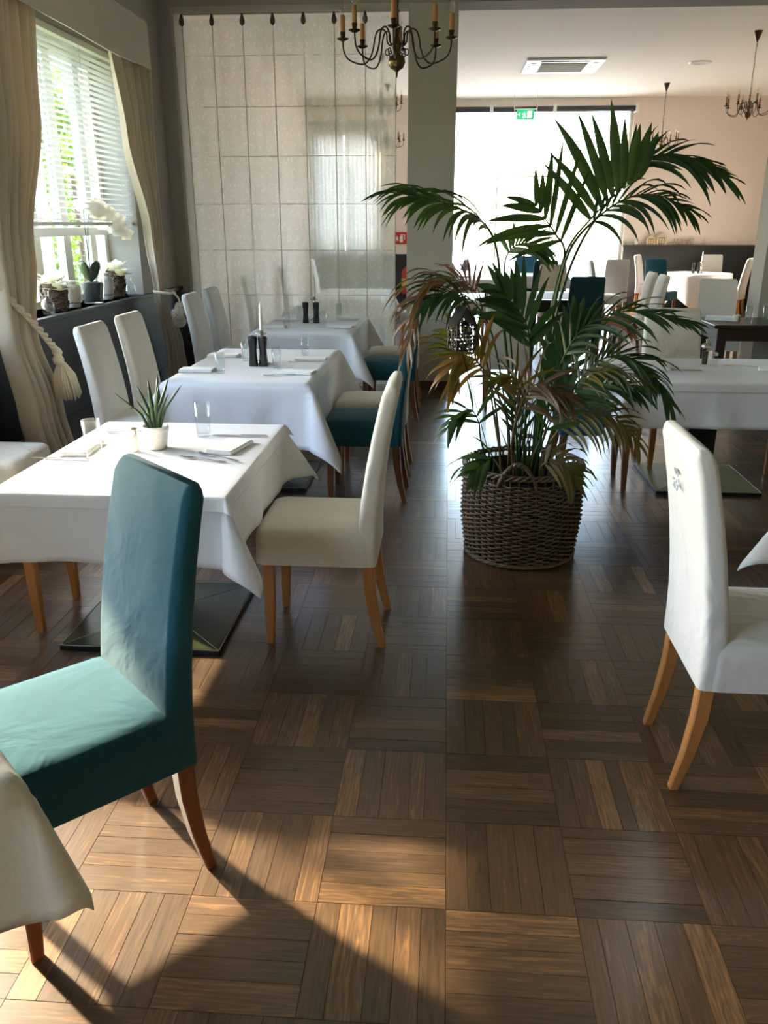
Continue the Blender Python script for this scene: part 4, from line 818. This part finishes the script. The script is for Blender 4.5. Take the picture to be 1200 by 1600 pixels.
def drape(label,x,yc,keys,amp=.028,nf=7,z0=.02,z1=2.86,name='drape',mat_=DRAPE):
    # keys: (z, centre y, half width, folds amplitude)
    ks=sorted(keys)
    def val(z,i):
        for a,b in zip(ks,ks[1:]):
            if a[0]<=z<=b[0]:
                f=(z-a[0])/(b[0]-a[0]); f=f*f*(3-2*f); return a[i]+(b[i]-a[i])*f
        return ks[0][i] if z<ks[0][0] else ks[-1][i]
    def fn(p,q):
        u=p/110*2-1; z=z0+(z1-z0)*q/70; c=val(z,1); h=val(z,2); am=val(z,3)
        return (x+am*cos(u*nf*PI+.6*sin(3*u)+.25*z)+.4*am*sin(2.3*nf*u+z*2),c+h*u+.3*am*sin(u*nf*PI*1.0),z)
    o=obj(name,MB().grid(fn,110,70),mat_,smooth=True,solid=.003); return tag(o,label,'curtain','beige tied back curtains')
drape('beige curtain at the right side of the left window, tied with a cream cord',-2.46,0,[(.02,7.52,.20,.040),(.5,7.42,.15,.035),(1.02,7.16,.075,.020),(1.5,7.15,.17,.030),(2.2,7.0,.32,.030),(2.9,6.93,.42,.026)],nf=6)
drape('beige curtain at the left edge, tied with a thick rope and tassel',-2.44,0,[(.02,4.92,.20,.045),(.5,4.80,.20,.040),(.95,4.66,.17,.030),(1.4,4.72,.24,.032),(2.2,4.95,.34,.03),(2.9,5.02,.36,.026)],nf=7)
drape('curtain of the window left of the picture',-2.46,0,[(.02,2.20,.16,.04),(1.0,2.16,.08,.02),(2.9,2.28,.26,.026)],nf=5)
pm=thing('pelmet','stiff beige fabric pelmet across the top of the left window','pelmet',(-2.37,5.6,2.71))
def pel(i,j):
    # front face then the return to the wall at the far end
    f=i/63; z=2.71+.0+.32*j/8
    L1=2.95; L2=.20; s=f*(L1+L2)
    if s<=L1: return (.006*sin(5*s)*(1-j/8),4.20+s-5.6,z-2.71+.012*sin(2.2*s)*(1-j/8))
    return (-(s-L1),4.20+L1-5.6,z-2.71)
obj('fabric_front',MB().grid(pel,63,8),PELMET,pm,solid=.012); obj('top_board',MB().box(-.22,-.01,-1.40,1.54,.32,.335),PELMET,pm)
tb=thing('rope_tieback','thick cream rope tieback with a long bell tassel at the left edge','tieback',(-2.36,4.86,.86),0,'cream curtain tiebacks')
rp=[Vector(v) for v in ((-.18,-.50,.52),(-.06,-.34,.33),(.0,-.18,.16),(.02,-.05,.03),(.03,.0,-.03))]
for s in (0,1): 
    P=smoothpath(rp,60); obj('rope',MB().tube([p+Vector((.010*cos(i*.75+s*PI),.006*cos(i*.75+s*PI),.010*sin(i*.75+s*PI))) for i,p in enumerate(P)],.012,6),ROPE,tb,smooth=True)
obj('knot',MB().lathe([(.012,-.06),(.030,-.045),(.034,-.02),(.022,0),(.030,.02),(.020,.04),(.008,.05)],16,(.03,.0,-.05)),ROPE,tb,smooth=True)
def tas(r0,r1,h,n=40):
    m=MB()
    for k in range(n):
        a=2*PI*k/n; rr_=random.uniform(.6,1)
        m.tube([(r0*cos(a)*rr_,r0*sin(a)*rr_,0),(r1*.8*cos(a)*rr_,r1*.8*sin(a)*rr_,-h*.4),(r1*cos(a)*rr_,r1*sin(a)*rr_,-h*random.uniform(.92,1.02))],[.006,.0075,.0055],5)
    return m
o=obj('tassel_fringe',tas(.022,.085,.22,70),ROPE,tb,smooth=True); o.location=(.035,.02,-.10); o.rotation_euler=(D(12),0,0); stuff(o)
tb=thing('cord_tieback','cream cord tieback with two round knotted tassels near the lace curtain','tieback',(-2.38,7.14,1.0),0,'cream curtain tiebacks')
obj('cord',MB().tube([(-.11,-.02,.02),(-.085,-.06,.015),(-.03,-.065,.01),(.035,-.03,.0),(.045,.05,.0),(-.02,.11,.01),(-.10,.10,.02)],.012,8),ROPE,tb,smooth=True); obj('cord_tail',MB().tube([(.055,.0,0),(.08,.03,-.04),(.085,.05,-.08)],.008,8),ROPE,tb,smooth=True)
def puff(r,n=90):
    m=MB()
    for k in range(n):
        ph=math.acos(1-2*(k+.5)/n); th=PI*(1+5**.5)*k; d=Vector((sin(ph)*cos(th),sin(ph)*sin(th),cos(ph))); m.tube([d*r*.3,d*r*.8,d*r*random.uniform(.95,1.05)],[r*.13,r*.12,r*.07],5)
    return m
for c,r_ in (((.09,.06,-.13),.062),((.08,-.03,-.17),.055),((.085,-.0,-.23),.06)): 
    o=obj('tassel_ball',puff(r_),ROPE,tb,smooth=True); o.location=c; stuff(o)
# ---------------------------------------------------------------- things on the window ledge
SZl=.986; xi=-2.72
def lathe_thing(name,label,cat,x,y,prof,m_,n=24,z=SZl,group=None): return tag(obj(name,MB().lathe(prof,n,(x,y,z)),m_,smooth=True,auto=40),label,cat,group)
bottle=[(.035,0),(.040,.004),(.040,.075),(.030,.095),(.012,.11),(.012,.145),(.015,.15),(.013,.15),(.010,.145),(.010,.108),(.028,.09),(.037,.073),(.037,.008),(.003,.006)]
lathe_thing('glass_bottle','small clear glass bottle at the left end of the ledge beside the curtain','bottle',-2.66,5.50,bottle,GLASS,group='glass bottles on the ledge')
lathe_thing('glass_bottle','small clear glass bottle at the right end of the ledge by the dark twig pot','bottle',-2.68,7.08,bottle,GLASS,group='glass bottles on the ledge')
def star_flower(c,R_,n,m_,name,label,tilt,seed,group):
    rn=random.Random(seed); t=thing(name,label,'flowers',c,0,group)
    for (ox,oy,oz,sc) in ((0,0,0,1),(.07,-.05,-.03,.7),(-.05,.09,-.02,.8)):
        for ring,(el,ln,cnt) in enumerate(((22,1,7),(50,.85,6),(74,.7,4))):
            for k in range(cnt):
                a=2*PI*k/cnt+ring*.4+rn.uniform(-.1,.1); d=Vector((cos(a)*cos(D(el)),sin(a)*cos(D(el)),sin(D(el)))); s=Vector((-sin(a),cos(a),0)); L_=R_*ln*sc*rn.uniform(.85,1.1); o_=Vector((ox,oy,oz)); nrm=d.cross(s)
                ws=(.02,.26,.34,.2,.0); v=[]
                for i,w_ in enumerate(ws):
                    p=o_+d*L_*i/4-Vector((0,0,.25*L_*(i/4)**2)); v+=[p-s*w_*L_,p-nrm*.05*L_*w_,p+s*w_*L_]
                f=[q for i in range(4) for q in ((i*3,i*3+3,i*3+4,i*3+1),(i*3+1,i*3+4,i*3+5,i*3+2))]
                obj('petal',MB().add(v,f),m_,t,smooth=True)
    return t
def bark_pot(x,y,r_,h,label):
    t=thing('twig_pot',label,'pot',(x,y,SZl),0,'twig covered pots on the ledge'); obj('vessel',MB().lathe([(r_*.8,0),(r_*.85,.01),(r_,h*.5),(r_*.9,h),(r_*.75,h),(r_*.7,h*.8),(.005,h*.8)],24),BARK,t,smooth=True,auto=50)
    m=MB()
    for k in range(70):
        a=random.uniform(0,2*PI); z=random.uniform(.01,h*.95); b=a+random.uniform(.4,1.1); R_=r_*1.0; m.tube([(R_*cos(a),R_*sin(a),z),(R_*1.1*cos((a+b)/2),R_*1.1*sin((a+b)/2),z+random.uniform(-.02,.03)),(R_*cos(b),R_*sin(b),z+random.uniform(-.03,.04))],.005,5)
    stuff(obj('twigs',m,BARK,t,smooth=True))
bark_pot(-2.72,5.74,.082,.19,'brown twig covered pot with cream star flowers left of the orchid')
star_flower((-2.72,5.74,SZl+.17),.20,7,PETAL,'poinsettia','cream star shaped flowers in the left twig pot',0,1,'cream star flowers')
bark_pot(-2.74,6.92,.075,.21,'dark brown twig covered pot with cream star flowers right of the orchid')
star_flower((-2.74,6.92,SZl+.20),.19,7,PETAL,'poinsettia','cream star shaped flowers in the right twig pot',0,2,'cream star flowers')
jarp=[(.045,0),(.05,.004),(.05,.03),(.062,.04),(.064,.14),(.050,.16),(.034,.165),(.034,.185),(.028,.19),(.004,.19)]
lathe_thing('stoneware_jar','pale stoneware jar between the left twig pot and the orchid','jar',-2.70,5.98,jarp,JAR,group='stoneware jars on the ledge'); lathe_thing('stoneware_jar','pale stoneware jar just right of the orchid vase','jar',-2.72,6.66,[(r_*.9,z*1.1) for r_,z in jarp],JAR,group='stoneware jars on the ledge')
vz=thing('orchid_vase','wide clear glass vase filled with black gravel holding the orchid','vase',(-2.70,6.34,SZl)); obj('glass_wall',MB().lathe([(.065,0),(.07,.004),(.09,.12),(.098,.26),(.10,.285),(.097,.285),(.094,.25),(.086,.12),(.066,.012),(.004,.010)],32),GLASS,vz,smooth=True,auto=40)
obj('gravel_fill',MB().lathe([(.063,.013),(.068,.03),(.084,.12),(.086,.15),(.05,.158),(.005,.156)],28),GRAVEL,vz,smooth=True,auto=50)
orc=thing('orchid','white orchid with two arching flower stems in the glass vase','orchid',(-2.70,6.34,SZl+.156))
OL=leafmat('orchid_leaf',(.02,.05,.012),(.03,.07,.02),.1)
for a,L_ in ((70,.13),(250,.13),(160,.09),(330,.10)):
    d=Vector((cos(D(a)),sin(D(a)),0)); s=Vector((-d.y,d.x,0)); v=[]
    for i,(w_,z) in enumerate(((.01,0),(.035,.04),(.042,.10),(.03,.14),(.002,.155))):
        p=d*min(.078,L_*i/4)+Vector((0,0,z)); v+=[p-s*w_,p-Vector((0,0,.006)),p+s*w_]
    obj('leaf',MB().add(v,[q for i in range(4) for q in ((i*3,i*3+3,i*3+4,i*3+1),(i*3+1,i*3+4,i*3+5,i*3+2))]),OL,orc,smooth=True,solid=.002)
for s,(dx,dy,H1) in enumerate(((.06,.06,.52),(.03,-.02,.56))):
    P=smoothpath([Vector((0,0,0)),Vector((0,dy*.2,H1*.5)),Vector((dx*.4,dy*.8,H1*.95)),Vector((dx*1.2,dy+.12,H1)),Vector((dx*1.6,dy+.30,H1*.82)),Vector((dx*1.7,dy+.42,H1*.58))],30)
    st=obj('flower_stem',MB().tube(P,.003,6),G1,orc,smooth=True)
    for k in range(7):
        c=P[int(13+k*2.4)]+Vector((.045*(-1)**k,random.uniform(-.02,.02),-.015)); m=MB(); fd=Vector((.5,-.85,-.05)).normalized(); u=fd.cross(Vector((0,0,1))).normalized(); v_=u.cross(fd)
        for q in range(5):
            a=2*PI*q/5+PI/2; d=u*cos(a)+v_*sin(a); sd=-u*sin(a)+v_*cos(a); R_=.068 if q in (1,4) else .056; pts=[]
            for i,w_ in enumerate((.003,.025,.031,.02,.001)):
                p=c+d*R_*i/4+fd*.006*(i/4); pts+=[p-sd*w_,p+fd*.003,p+sd*w_]
            m.add(pts,[z_ for i in range(4) for z_ in ((i*3,i*3+3,i*3+4,i*3+1),(i*3+1,i*3+4,i*3+5,i*3+2))])
        obj('blossom',m,ORCH,st,smooth=True)
